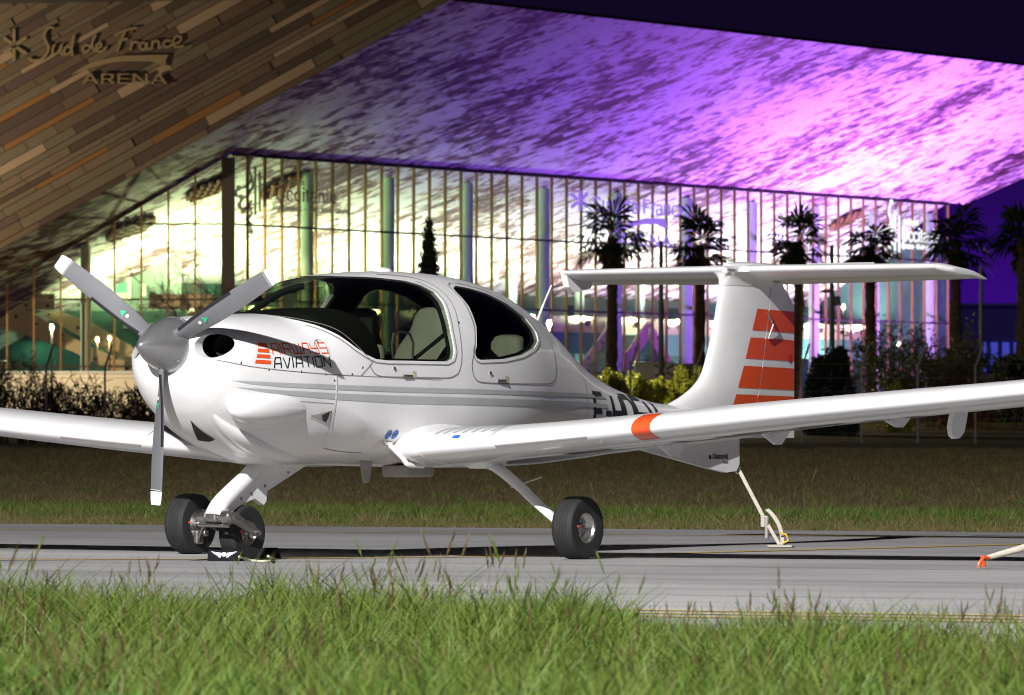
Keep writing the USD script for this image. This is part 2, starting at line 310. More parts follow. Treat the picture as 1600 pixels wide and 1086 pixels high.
skin_line([(-2.36, 1.10), (-2.41, .98), (-2.41, .85)], smoothit=True, w=.005)
door = Polygon([(0.93, 1.19), (0.88, 1.13), (0.80, 1.115), (0.14, 1.112), (0.02, 1.14), (-0.03, 1.22), (-0.07, 1.42), (-0.12, 1.60), (-0.09, 1.69), (0.05, 1.745), (.30, 1.757)])
skin_line(list(door.exterior.coords)[:-1], smoothit=True, w=.007)
rdoor = [(-0.235, 1.72), (-0.265, 1.60), (-0.255, 1.45), (-0.20, 1.30), (-0.14, 1.18), (-0.17, 1.11), (-0.24, 1.088), (-0.6, 1.082), (-1.18, 1.085), (-1.27, 1.11), (-1.33, 1.20), (-1.36, 1.32), (-1.36, 1.37)]
skin_line(rdoor, smoothit=True, w=.007)
for g in (gf, gr):
    ring = g.buffer(0.026).difference(g.buffer(0.018)).intersection(sbox(-2, 0, 1.33, 1.715))
    conform(ring, SEAM, 'window_seam', lift=.0016)
for cx, cz in ((0.62, 1.155), (-0.42, 1.135)):
    m = rounded(.10, .016, .018, .007, (cx - .06, float(yport(cx - .06, cz - .035)) + .006, cz - .035)); obj('door_handle', m, DMETAL, plane, smooth=30)
    obj('door_lock', moved(revolve([(0, 0), (.011, 0), (.011, .008), (0, .010)], 'y', 16), (cx + .07, float(yport(cx + .07, cz + .012)), cz + .012)), METAL, plane, smooth=30)
    conform(sbox(cx - .155, cz - .045, cx - .115, cz - .005), MAT('placard_paper_' + ('front' if cx > 0 else 'rear'), (.62, .56, .40), .6, color2=(.25, .22, .15), scale=80), 'exit_placard')
for px_, pz_ in ((1.80, 1.152), (1.55, 1.140), (1.34, 1.128), (1.10, 1.128), (1.0, 1.17), (1.265, 1.09), (1.26, .90), (1.99, 1.19)):
    obj('cowl_screw', moved(revolve([(0, 0), (.008, 0), (.007, .003), (0, .004)], 'y', 12), (px_, float(yport(px_, pz_)), pz_)), DMETAL, plane)
for cx, cz, r in ((1.335, 1.265, .058), (1.66, .945, .036)):
    c = Point(cx, cz).buffer(1.0); c = affinity.scale(c, r, r * 1.25, origin=(cx, cz))
    conform(c.difference(affinity.scale(c, .955, .955)), SEAM, 'inspection_cover_seam')
    for a in (75, -75):
        q = LineString([(cx + r * .8 * math.cos(math.radians(a)), cz + r * 1.1 * math.sin(math.radians(a))), (cx + r * .15 * math.cos(math.radians(a)), cz + r * .95 * math.sin(math.radians(a)))]).buffer(.005)
        conform(q, DMETAL, 'cover_latch')
# registration on the tail boom
reg = strokes_text('F-HDSV', {'F': [[(0, 0), (0, 1), (1, 1)], [(0, .52), (.8, .52)]], '-': [[(0, .48), (1, .48)]], '-_w': .35, 'H': [[(0, 0), (0, 1)], [(1, 0), (1, 1)], [(0, .5), (1, .5)]], 'D': [[(0, 0), (0, 1), (.75, 1), (1, .8), (1, .2), (.75, 0), (0, 0)]], 'S': TECH['S'], 'V': TECH['V']}, w=.55, gap=.14, thick=.17)[0]
conform(place(reg, -1.93, .795, .27, .232, -1.5), K_PAINT, 'registration_letters', label='black registration letters on the tail boom')
# blister on the left cheek of the cowling and its twin
def ellipsoid(c, r, n=3, rot=0):
    m = trimesh.creation.icosphere(n); m.vertices *= r
    if rot: m.apply_transform(trimesh.transformations.rotation_matrix(rot, [0, 1, 0]))
    m.apply_translation(c); return m
for s in (1,):
    obj('cowl_blister', ellipsoid((1.56, s * .362, 0.938), (.47, .145, .125), 4, .06), W_PAINT, plane, smooth=True)
for s in (1,):   # lower cheek duct beside the nose leg, growing out of the cowling
    rg = []
    for x, w, zt, zb, yc in ((2.00, .01, .90, .88, .20), (1.88, .05, .84, .765, .20), (1.70, .085, .79, .675, .20), (1.50, .10, .75, .62, .185), (1.30, .105, .71, .585, .165), (1.14, .085, .67, .575, .135), (1.05, .04, .64, .585, .12)):
        t = np.linspace(0, 2 * np.pi, 32, endpoint=False)
        rg.append(np.c_[np.full(32, x), s * yc + w * np.cos(t), (zt + zb) / 2 + (zt - zb) / 2 * np.sin(t)])
    R_ = np.array(rg); q_ = np.linspace(0, 1, 7); R_ = PchipInterpolator(q_, R_)(np.linspace(0, 1, 30))
    obj('lower_cowl_duct', loft(R_), W_PAINT, plane, smooth=40)
def zbelly(x, y):
    zb, w, zm, nl = PF[1](x), PF[2](x), PF[3](x), PF[5](x); return zm - (zm - zb) * (1 - np.clip(np.abs(y / w), 0, 1) ** nl) ** (1 / nl)
v, fc = tri_poly(Polygon([(2.02, .05), (1.84, -.03), (1.82, .04), (1.83, .09)]), .03)
obj('chin_inlet', trimesh.Trimesh(np.c_[v[:, 0] + .004, v[:, 1], zbelly(v[:, 0], v[:, 1]) - .004], fc[:, ::-1], process=False), HOLE, plane, smooth=True)
# triangular exit inlet on the flank, shaded hollow painted as grey and dark patches, two blue stickers
tri = Polygon([(1.42, .875), (1.275, .905), (1.275, .835), (1.31, .845)])
conform(tri.buffer(.007), W_PAINT, 'flush_inlet_rim', lift=.004); conform(tri, LEATHER, 'flush_inlet', lift=.007); conform(Polygon([(1.335, .878), (1.277, .902), (1.277, .838), (1.312, .848)]), HOLE, 'flush_inlet_mouth', lift=.010)
for cx in (.66, .60):
    conform(affinity.scale(Point(cx, .762).buffer(.024), 1, 1.15), BLUE, 'blue_sticker', lift=.004)
    conform(LineString([(cx + .012, .756), (cx - .012, .769)]).buffer(.004), K_PAINT, 'sticker_mark', lift=.006)

# --- propeller and spinner
hx, hz = 2.155, 1.2914
prof = [(0.170, -0.02)] + [(0.170 * (1 - (k / 22) ** 1.38) ** .80, 0.315 * k / 22) for k in range(22)] + [(0.0, 0.315)]
sp = revolve(prof, 'x', 64)
if sp.vertices[:, 0].max() < .2: sp.vertices[:, 0] *= -1; sp.invert()
obj('spinner', moved(sp, (hx, 0, hz)), SPIN, plane, smooth=35)
obj('spinner_backplate', moved(revolve([(0, -.012), (.176, -.012), (.176, .004), (.168, .006), (0, .006)], 'x', 64), (hx - .022, 0, hz)), SPIN, plane, smooth=30)
for k in range(10):
    a = k * 2 * np.pi / 10
    obj('spinner_screw', moved(revolve([(0, -.004), (.006, -.004), (.006, .003), (0, .004)], 'x', 8), (hx + .0, .1715 * math.cos(a), hz + .1715 * math.sin(a))), METAL, plane)
obj('spinner_screw_eye', moved(revolve([(0, -.01), (.016, -.01), (.016, .003), (.009, .006), (.009, 0), (0, 0)], 'x', 20), (hx + .085, .118, hz - .085), (0.9, (0, .6, .8))), METAL, plane, smooth=30)
RB = np.array([.10, .17, .22, .30, .42, .56, .70, .82, .90, .935, .95])
CHB = PchipInterpolator(RB, [.095, .098, .102, .112, .121, .124, .120, .111, .102, .095, .082]); TWB = PchipInterpolator(RB, np.radians([50, 46, 42, 35, 27, 21, 17.5, 15, 14, 13.5, 13.5])); THB = PchipInterpolator(RB, [.45, .36, .27, .19, .14, .115, .10, .09, .08, .07, .03])
LEOFF = PchipInterpolator(RB, [.48, .47, .46, .45, .44, .43, .42, .42, .42, .42, .40])
def blade_pt(r, u, side, k=1.0):  # u 0..1 from the leading edge, side +1 = front
    c = CHB(r); t = THB(r) * c * 5 * (.2969 * np.sqrt(u) - .126 * u - .3516 * u ** 2 + .2843 * u ** 3 - .1036 * u ** 4) * (1.25 if side > 0 else .75) * k
    a = (u - LEOFF(r)) * c
    h = side * t; tw = TWB(r)
    return a * np.cos(tw) + h * np.sin(tw), -a * np.sin(tw) + h * np.cos(tw)   # tangential, axial (front +)
def blade_mesh(r0, r1, n=26, infl=0.0):
    us = (1 - np.cos(np.linspace(0, np.pi, 15))) / 2; rings = []
    for r in np.linspace(r0, r1, n):
        ring = []
        for sd, uu in ((1, us), (-1, us[::-1][1:-1])):
            tt, xx = blade_pt(r, uu, sd); ring.append(np.c_[xx + (infl * sd), tt, np.full(len(uu), r)])
        rings.append(np.vstack(ring))
    return loft(rings)
def patch(r0, r1, u0, u1, lift, n=18, m=6, shape=None):
    rr, uu = np.meshgrid(np.linspace(r0, r1, n), np.linspace(u0, u1, m), indexing='ij')
    tt, xx = blade_pt(rr, uu, 1); v = np.c_[(xx + lift).ravel(), tt.ravel(), rr.ravel()]; f = []
    for i in range(n - 1):
        for j in range(m - 1):
            a = i * m + j; f += [[a, a + 1, a + m], [a + 1, a + m + 1, a + m]]
    return trimesh.Trimesh(v, np.array(f), process=False)
def blade_place(m, phi):   # blade along +z to angle phi in the (y, z) plane, leading edge counter-clockwise as seen from the front
    rot = trimesh.transformations.rotation_matrix(phi - np.pi / 2, [1, 0, 0]); m = m.copy()
    m.apply_transform(rot); m.apply_translation([hx + .075, 0, hz]); return m
for k in range(3):
    ph = 0.4758 + k * 2 * np.pi / 3
    b = obj('propeller_blade', blade_place(blade_mesh(.10, .868), ph), BLADE, plane, smooth=50)
    obj('white_tip', blade_place(blade_mesh(.868, .95, 10, .0003), ph), W_PAINT, b, smooth=50)
    obj('tip_line', blade_place(patch(.857, .8685, .02, .98, .0015, 3), ph), K_PAINT, b, smooth=True)
    obj('tip_line', blade_place(patch(.8585, .862, .02, .98, .0022, 3), ph), W_PAINT, b, smooth=True)
    obj('leading_edge_boot', blade_place(patch(.17, .60, .004, .16, .0016), ph), BOOT, b, smooth=True)
    tri_s = trimesh.Trimesh(np.array([[0, -.022, -.018], [0, .022, -.018], [0, 0, .022]]), np.array([[0, 1, 2]]), process=False)
    tt, xx = blade_pt(np.array([.36, .31]), np.array([.5, .5]), 1)
    m = moved(tri_s, (0, 0, 0), (float(TWB(.36)), (0, 0, 1))); m.apply_translation([xx[0] + .004, tt[0], .36])
    obj('green_triangle_sticker', blade_place(m, ph), GREEN, b)
    d = trimesh.creation.cylinder(.011, .002, 20); d.apply_transform(trimesh.transformations.rotation_matrix(np.pi / 2, [0, 1, 0])); d = moved(d, (0, 0, 0), (float(TWB(.31)), (0, 0, 1))); d.apply_translation([xx[1] + .004, tt[1], .315])
    obj('white_dot_sticker', blade_place(d, ph), W_PAINT, b)

# --- wings
def naca(u, t): return 5 * t * (.2969 * np.sqrt(u) - .126 * u - .3516 * u ** 2 + .2843 * u ** 3 - .1015 * u ** 4)
WY = np.array([.38, .50, .62, .80, 1.02, 1.30, 3.2, 5.55, 5.8])
W_LE = PchipInterpolator(WY, [.40, .56, .64, .69, .705, .70, .665, .60, .52]); W_CH = PchipInterpolator(WY, [1.25, 1.36, 1.39, 1.39, 1.38, 1.35, 1.17, .92, .75]); W_Z = PchipInterpolator(WY, [.665, .67, .675, .685, .698, .715, .875, 1.07, 1.10]); W_T = PchipInterpolator(WY, [.17, .17, .168, .165, .158, .15, .145, .13, .12])
def wing_pt(y, u, side):
    c = W_CH(y); al = math.radians(2.0)
    zc = .02 * 4 * u * (1 - u) * c; h = naca(u, W_T(y)) * c
    xx, zz = -u * c, zc + side * h
    return W_LE(y) + xx * math.cos(al) - zz * math.sin(al) * 0, W_Z(y) + xx * math.sin(al) * 1.0 + zz
def wing_mesh(y0, y1, u0, u1, s, n=24):
    us = u0 + (u1 - u0) * (1 - np.cos(np.linspace(0, np.pi, 27))) / 2 if u0 == 0 else np.linspace(u0, u1, 10); rings = []
    for y in np.linspace(y0, y1, n):
        a = np.c_[wing_pt(y, us, 1)]; b = np.c_[wing_pt(y, us[::-1] if u0 > 0 or u1 < 1 else us[::-1][1:-1], -1)]
        p = np.vstack([a, b]); rings.append(np.c_[p[:, 0], np.full(len(p), s * y), p[:, 1]])
    m = loft(rings)
    if m.volume < 0: m.invert()
    return m
def wing_strip(y0, y1, u0, u1, s, side, lift=.003, n=10, m=8):
    yy, uu = np.meshgrid(np.linspace(y0, y1, n), np.linspace(u0, u1, m), indexing='ij')
    X, Z = wing_pt(yy, uu, side); v = np.c_[X.ravel() + lift * 0, s * yy.ravel(), Z.ravel() + side * lift]; f = []
    for i in range(n - 1):
        for j in range(m - 1):
            a = i * m + j; f += [[a, a + 1, a + m], [a + 1, a + m + 1, a + m]]
    return trimesh.Trimesh(v, np.array(f), process=False)
for s, nm in ((1, 'left'), (-1, 'right')):
    w = obj('wing', wing_mesh(.38, 5.55, 0, .76, s, 40), W_PAINT, plane, smooth=40)
    obj('wing_tip', wing_mesh(5.553, 5.8, 0, .99, s, 6), W_PAINT, w, smooth=40)
    rg = []
    for k, (yy, zz, xx, cc) in enumerate(((5.79, 1.105, .50, .72), (5.88, 1.16, .40, .60), (5.95, 1.35, .18, .42), (5.98, 1.50, .05, .32))):
        us = (1 - np.cos(np.linspace(0, np.pi, 15))) / 2; th = naca(us, .09) * cc
        n_ = np.array([0, .9, -.3]) if k else np.array([0, .3, .95])
        p = np.vstack([np.c_[xx - us * cc, np.full(15, yy), np.full(15, zz)] + th[:, None] * n_, (np.c_[xx - us * cc, np.full(15, yy), np.full(15, zz)] - th[:, None] * n_)[::-1][1:-1]]); rg.append(p * [1, s, 1])
    m = loft(rg); obj('winglet', m, W_PAINT, w, smooth=40)
    obj('flap', wing_mesh(.66, 3.02, .765, 1.0, s, 14), W_PAINT, w, smooth=40)
    obj('aileron', wing_mesh(3.05, 5.3, .765, 1.0, s, 14), W_PAINT, w, smooth=40)
    obj('outer_trailing_edge', wing_mesh(5.32, 5.55, .762, 1.0, s, 4), W_PAINT, w, smooth=40)
    for yy, big in ((1.95, 1), (2.72, 1), (3.6, 0), (4.6, 0)):       # hinge brackets under the trailing edge
        x0, z0 = wing_pt(yy, np.array([.70]), -1); x1, z1 = wing_pt(yy, np.array([.93]), -1)
        h = .06 if big else .035
        pg = Polygon([(x0[0] + .04, z0[0] + .01), (x1[0], z1[0] + .01), ((x0[0] + x1[0]) / 2 - .04, z0[0] - h), ((x0[0] + x1[0]) / 2 + .02, z0[0] - h)]).buffer(.008)
        mm = extrude(pg, .022); v = mm.vertices; mm.vertices = np.c_[v[:, 0], s * yy + .011 - v[:, 2], v[:, 1]]; mm.fix_normals()
        obj('hinge_bracket', mm, W_PAINT, w, smooth=30)
    obj('wing_joint_seam', wing_strip(1.305, 1.312, .0, .3, s, 1, .002, 2, 14), SEAM, w, smooth=True)
    obj('stall_strip', cat_([tube([(wing_pt(y, np.array([0.004]), -1)[0][0] + .004, s * y, wing_pt(y, np.array([.004]), -1)[1][0] - .006) for y in np.linspace(1.35, 2.0, 6)], .006, 6)]), SEAM, w)
L = stage.GetPrimAtPath('/World/light_aircraft/wing')
def wing_wrap(y0, y1, uu_, ul_, s, lift=.003, n=8, m=40):
    q = np.linspace(-1, 1, m); rows = []
    for y in np.linspace(y0, y1, n):
        u = np.where(q < 0, uu_ * q * q, ul_ * q * q); X, Z = np.where(q < 0, wing_pt(y, u, 1), wing_pt(y, u, -1)); dX, dZ = np.gradient(X), np.gradient(Z); ln = np.hypot(dX, dZ) + 1e-9
        rows.append(np.c_[X - lift * dZ / ln * -1 * -1, np.full(m, s * y), Z + lift * dX / ln]); 
    c_ = np.mean([r[:, [0, 2]] for r in rows], (0, 1)); v = np.vstack(rows); f = []
    for i in range(n - 1):
        for j in range(m - 1):
            a = i * m + j; f += [[a, a + 1, a + m], [a + 1, a + m + 1, a + m]]
    return trimesh.Trimesh(v, np.array(f), process=False)
band = wing_wrap(2.32, 2.45, .12, .10, 1)
obj('red_band', band, R_PAINT, L, smooth=True, label='red band round the wing leading edge')
for k in range(7):
    obj('walkway_strip', wing_strip(.84 + .07 * k, .86 + .07 * k, .06, .42, 1, 1, .003, 2, 12), G_STRIPE, L, smooth=True)
obj('blue_wing_sticker', wing_strip(1.02, 1.07, .016, .034, 1, 1, .004, 4, 4), BLUE, L, smooth=True)
x0, z0 = wing_pt(4.27, np.array([.42]), -1)
pt = affinity.scale(Polygon([(.05, .02), (-.10, .02), (-.08, -.06), (-.05, -.13), (.0, -.165), (.05, -.17), (.085, -.15), (.10, -.10), (.08, -.04)]).buffer(.01), .9, .85, origin=(0, 0))
mm = extrude(pt, .03); v = mm.vertices; mm.vertices = np.c_[x0[0] + v[:, 0], 4.27 + .015 - v[:, 2], z0[0] + v[:, 1]]; mm.fix_normals()
obj('pitot_mast', mm, W_PAINT, L, smooth=30)
under = strokes_text('F-HDSV', {'F': [[(0, 0), (0, 1), (1, 1)], [(0, .52), (.8, .52)]], '-': [[(0, .48), (1, .48)]], '-_w': .35, 'H': [[(0, 0), (0, 1)], [(1, 0), (1, 1)], [(0, .5), (1, .5)]], 'D': [[(0, 0), (0, 1), (.75, 1), (1, .8), (1, .2), (.75, 0), (0, 0)]], 'S': TECH['S'], 'V': TECH['V']}, w=.6, gap=.28, thick=.17)[0]
v, fc = tri_poly(affinity.affine_transform(under, [.5, 0, 0, .5, 0, 0]), .12)
yy = 1.62 + v[:, 0]; xx = -.22 + v[:, 1]
uu = np.clip((W_LE(yy) - xx) / W_CH(yy), 0, 1); X, Z = wing_pt(yy, uu, -1)
obj('under_wing_letters', trimesh.Trimesh(np.c_[X, yy, Z - .003], fc, process=False), K_PAINT, L, smooth=True, label='large black registration letters under the wing')
# wing root fillets
for s in (1, -1):
    rg = []
    for q in np.linspace(0, 1, 10):
        y = .42 + .36 * q; th = (1 - q) ** 2
        us = (1 - np.cos(np.linspace(0, np.pi, 21))) / 2
        a = np.c_[wing_pt(y, us, 1)]; b = np.c_[wing_pt(y, us[::-1][1:-1], -1)]
        a[:, 1] += .10 * th * np.sin(np.pi * np.clip(us, 0, 1)) + .004; b[:, 1] -= .004
        p = np.vstack([a, b]);
        rg.append(np.c_[p[:, 0], np.full(len(p), s * y), p[:, 1]])
    obj('wing_root_fairing', loft(rg), W_PAINT, plane, smooth=40)
# --- tail
FZ = np.array([.88, .957, 1.03, 1.10, 1.16, 1.214, 1.35, 1.50, 1.80, 1.875])
F_LE = PchipInterpolator(FZ, [-3.05, -3.31, -3.53, -3.675, -3.75, -3.79, -3.855, -3.915, -4.005, -4.035])
F_HI = lambda z: -4.36 - .26 * (np.asarray(z) - .88)
F_TE = lambda z: np.where(np.asarray(z) > 1.66, -4.95 + (np.asarray(z) - 1.66) * 1.35, -4.95 + 0 * np.asarray(z))
def fin_half(x, z):
    le, te = F_LE(np.clip(z, .88, 1.875)), -4.96
    u = np.clip((le - x) / (le - te), 0, 1); c = np.minimum(le - te, 1.15)
    return naca(u, .105) * c + .002
def fin_part(zs, xa, xb, n=18):
    rings = []
    for z in zs:
        a, b = float(xa(z)), float(xb(z)); u = (1 - np.cos(np.linspace(0, np.pi, n))) / 2; xs = a + (b - a) * u
        h = fin_half(xs, z); rings.append(np.vstack([np.c_[xs, h, np.full(n, z)], np.c_[xs[::-1], -h[::-1], np.full(n, z)]]))
    m = loft(rings)
    if m.volume < 0: m.invert()
    return m
fin = obj('tail_fin', fin_part(np.linspace(.88, 1.875, 40), lambda z: F_LE(z), lambda z: F_HI(z) + .006), W_PAINT, plane, smooth=45)
rud = obj('rudder', fin_part(np.r_[np.linspace(.74, 1.66, 20), np.linspace(1.67, 1.81, 8)], lambda z: F_HI(z) - .006, lambda z: np.minimum(F_TE(z), F_HI(z) - .02)), W_PAINT, plane, smooth=45)
def fin_y(x, z): return fin_half(np.asarray(x), np.asarray(z))
for k, (za, zb) in enumerate(((1.478, 1.625), (1.283, 1.428), (1.083, 1.233), (.90, 1.038))):
    e = lambda z: -4.17 - (z - 1.18) * .49
    q = Polygon([(e(za) + .0, za), (-4.948, za - .012), (-4.948, zb - .012), (e(zb), zb)])
    hl = Polygon([(F_HI(.7) + .003, .7), (F_HI(1.9) + .003, 1.9), (-3, 1.9), (-3, .7)]); hr = Polygon([(F_HI(.7) - .009, .7), (F_HI(1.9) - .009, 1.9), (-6, 1.9), (-6, .7)])
    for g, par in ((q.intersection(hl), fin), (q.intersection(hr), rud)):
        if g.area > 1e-4:
            for sd in (1, -1): conform(g, R_PAINT, 'red_stripe', parent=par, f=fin_y, side=sd, lift=.002)
conform(affinity.scale(Point(-4.885, 1.285).buffer(.024), 1, 1.2).difference(affinity.scale(Point(-4.885, 1.285).buffer(.018), 1, 1.2)), K_PAINT, 'round_emblem', parent=rud, f=fin_y, lift=.003)
conform(LineString([(-4.885, 1.268), (-4.885, 1.302)]).buffer(.006), R_PAINT, 'emblem_mark', parent=rud, f=fin_y, lift=.003)
obj('rudder_trim_rod', tube([(-4.52, .055, 1.60), (-4.56, .075, 1.52), (-4.52, .06, 1.42)], .008, 6), METAL, rud)
# tailplane: leading edge, trailing edge, height along the half span
TY = np.array([0, .18, 1.2, 1.50, 1.575]); T_LE = PchipInterpolator(TY, [-4.17, -4.18, -4.27, -4.32, -4.46]); T_CH = PchipInterpolator(TY, [.74, .73, .62, .57, .43])
def tp_pt(y, u, side):
    c = T_CH(y); ang = math.radians(5.0); h = naca(u, .12) * c
    droop = np.where(u > .66, (u - .66) * c * .10, 0)
    return T_LE(y) - u * c, 1.893 - u * c * math.sin(ang) + side * h - droop
def tp_mesh(y0, y1, u0, u1, n=20):
    us = u0 + (u1 - u0) * (1 - np.cos(np.linspace(0, np.pi, 21))) / 2; rings = []
    for y in np.linspace(y0, y1, n):
        a = np.c_[tp_pt(abs(y), us, 1)]; b = np.c_[tp_pt(abs(y), us[::-1], -1)]; p = np.vstack([a, b]); rings.append(np.c_[p[:, 0], np.full(len(p), y), p[:, 1]])
    m = loft(rings)
    if m.volume < 0: m.invert()
    return m
tp = obj('tailplane', tp_mesh(-1.49, 1.49, 0, .655, 40), W_PAINT, plane, smooth=40)
obj('elevator', tp_mesh(-1.49, 1.49, .662, 1.0, 40), W_PAINT, tp, smooth=40)
for s in (1, -1):
    rg = []
    for y in np.linspace(1.493, 1.575, 6):
        us = (1 - np.cos(np.linspace(0, np.pi, 15))) / 2; a = np.c_[tp_pt(y, us, 1)]; b = np.c_[tp_pt(y, us[::-1], -1)]; p = np.vstack([a, b]); p[:, 1] -= .3 * (y - 1.493); rg.append(np.c_[p[:, 0], np.full(len(p), s * y), p[:, 1]])
    m = loft(rg)
    if m.volume < 0: m.invert()
    obj('tailplane_tip', m, W_PAINT, tp, smooth=40)
    pg = Polygon([(-4.30, 1.90), (-4.62, 1.86), (-4.60, 1.80), (-4.40, 1.765), (-4.34, 1.80)]).buffer(.01)
    mm = extrude(pg, .05); v = mm.vertices; mm.vertices = np.c_[v[:, 0] - .03, s * 1.50 + .025 - v[:, 2], v[:, 1] + .0]; mm.fix_normals()
    if s < 0: obj('horn_balance', mm, W_PAINT, tp, smooth=30)
obj('trim_tab', moved(rounded(.10, .52, .014, .006), (-4.86, .42, 1.925), (.35, (0, 1, 0))), W_PAINT, tp, smooth=40)
obj('tailplane_fairing', ellipsoid((-4.40, 0, 1.915), (.36, .07, .032), 3), W_PAINT, tp, smooth=True)
rg = []
for z, g in ((1.78, .004), (1.82, .015), (1.85, .035), (1.872, .07)):   # flared fin top
    us = (1 - np.cos(np.linspace(0, np.pi, 19))) / 2; xs = (float(F_LE(z)) + g * .7) + us * (float(F_HI(z)) - float(F_LE(z)) - g * .7)
    h = fin_half(np.minimum(xs, F_LE(z)), z) + g * (1 - us * .3); h[0] = .004 + g * .3
    rg.append(np.vstack([np.c_[xs, h, np.full(19, z)], np.c_[xs[::-1], -h[::-1], np.full(19, z)]]))
obj('fin_cap_fairing', loft(rg), W_PAINT, fin, smooth=50)
# ventral fin under the boom
pg = [(-2.82, .70), (-2.97, .665), (-3.82, .535), (-4.04, .505), (-4.17, .515), (-4.21, .56), (-4.21, .78), (-3.8, .78)]
mm = extrude(Polygon(pg), .04); v = mm.vertices; mm.vertices = np.c_[v[:, 0], .02 - v[:, 2], v[:, 1]]; mm.fix_normals()
vf = obj('ventral_fin', mm, W_PAINT, plane, smooth=30)
tm = meshkit.text_mesh('Diamond', .034, .001, True); v = tm.vertices.copy(); tm.vertices = np.c_[-3.86 - v[:, 0], .0225 + v[:, 2], .598 + v[:, 1]]
obj('maker_lettering', tm, K_PAINT, vf)
tm = meshkit.text_mesh('aircraft', .014, .001); v = tm.vertices.copy(); tm.vertices = np.c_[-3.99 - v[:, 0], .0225 + v[:, 2], .570 + v[:, 1]]
obj('maker_small_lettering', tm, K_PAINT, vf)
conform(Point(-3.83, .61).buffer(.016), K_PAINT, 'maker_emblem', parent=vf, f=lambda x, z: .0205 + 0 * x)

# --- undercarriage
def wheel(name, R, Wd, loc, rim_r, brake=0):
    h = Wd / 2; tr = []
    pr_ = [(rim_r, -h * .72), (rim_r * 1.12, -h * .9), (R * .80, -h), (R * .92, -h * .93), (R * .975, -h * .75)]
    g = R * .012
    for yy in (-.62, -.35, -.08, .2, .48): pr_ += [(R * .985, h * (yy - .02)), (R * .985 - g, h * yy), (R * .985 - g, h * (yy + .05)), (R * .99, h * (yy + .07))]
    pr_ += [(R * .975, h * .75), (R * .92, h * .93), (R * .80, h), (rim_r * 1.12, h * .9), (rim_r, h * .72)]
    w_ = thing(name, None, None, loc, parent=plane)
    tm_ = revolve(pr_ + [pr_[0]], 'y', 56); tm_.vertices[:, 2] = np.maximum(tm_.vertices[:, 2], -loc[2] + .001)
    obj('tyre', tm_, TYRE, w_, smooth=28)
    rim = [(0, h * .35), (rim_r * .25, h * .38), (rim_r * .62, h * .30), (rim_r * .80, h * .52), (rim_r * .96, h * .62), (rim_r * 1.03, h * .80), (rim_r * 1.06, h * .80), (rim_r * 1.0, -h * .8), (rim_r * .9, -h * .6), (rim_r * .7, -h * .3), (0, -h * .3)]
    obj('rim', revolve(rim[::-1], 'y', 40), DMETAL if brake < 2 else METAL, w_, smooth=30)
    obj('hub_cap', revolve([(0, h * .55), (rim_r * .2, h * .52), (rim_r * .27, h * .36), (0, h * .34)][::-1], 'y', 24), METAL, w_, smooth=35)
    for k in range(6):
        a = k * np.pi / 3 + .3
        c = trimesh.creation.cylinder(rim_r * .09, h * .12, sections=10); c.apply_transform(trimesh.transformations.rotation_matrix(np.pi / 2, [1, 0, 0])); c.apply_translation([rim_r * .52 * math.cos(a), h * .40, rim_r * .52 * math.sin(a)])
        obj('rim_bolt', c, METAL, w_, smooth=30)
    obj('red_slip_mark', revolve([(rim_r * 1.02, h * .925), (rim_r * 1.22, h * .99), (rim_r * 1.22, h * 1.0), (rim_r * 1.02, h * .94)], 'y', 8) if False else moved(rounded(.03, .006, .012, .0025), (rim_r * 1.15, h * .97, .01)), R_PAINT, w_)
    if brake:
        sgn = -1 if loc[1] > 0 else 1
        obj('brake_disc', moved(revolve([(rim_r * .3, -.004), (rim_r * .98, -.004), (rim_r * .98, .004), (rim_r * .3, .004), (rim_r * .3, -.004)], 'y', 40), (0, sgn * h * .75, 0)), METAL, w_, smooth=30)
        cal = cat_([rounded(.07, .05, .09, .012, (.02, sgn * (h * .95), -.085)), rounded(.05, .06, .04, .012, (-.03, sgn * (h * 1.05), -.06)), tube([(.0, sgn * h * 1.3, -.02), (.05, sgn * h * 1.35, -.09), (.02, sgn * h * 1.1, -.12)], .007, 6)])
        obj('brake_caliper', cal, DMETAL, w_, smooth=30)
        obj('axle', moved(trimesh.creation.cylinder(.022, .16, sections=20), (0, sgn * (h + .02), 0), (np.pi / 2, (1, 0, 0))), METAL, w_, smooth=30)
    return w_
wheel('main_wheel', .195, .155, (0, 1.485, .193), .088, 2)
wheel('main_wheel', .195, .155, (0, -1.485, .193), .088, 2)
wheel('nose_wheel', .170, .125, (1.44, 0, .168), .074, 0)
for s in (1, -1):
    P0 = np.array([[.02, .45, .60], [.0, .80, .585], [-.01, 1.0, .48], [0, 1.2, .33], [0, 1.36, .215], [0, 1.40, .195]]); ln = np.linspace(0, 1, 16)
    q = PchipInterpolator(np.linspace(0, 1, 6), P0)(ln); rings = []
    for i, p in enumerate(q):
        wdt = np.interp(ln[i], [0, .4, 1], [.075, .055, .036]); tk = np.interp(ln[i], [0, .4, 1], [.034, .028, .020])
        d = q[min(i + 1, 15)] - q[max(i - 1, 0)]; d /= np.linalg.norm(d); nn = np.cross([1, 0, 0], d); t = np.linspace(0, 2 * np.pi, 20, endpoint=False)
        rings.append((p + np.cos(t)[:, None] * wdt * np.array([1, 0, 0]) + np.sin(t)[:, None] * tk * nn) * [1, s, 1])
    m = loft(rings)
    if m.volume < 0: m.invert()
    obj('main_gear_leg', m, W_PAINT, plane, smooth=45)
    obj('gear_leg_boot', rounded(.26, .20, .13, .05, (.0, s * .80, .615)), W_PAINT, plane, smooth=40)
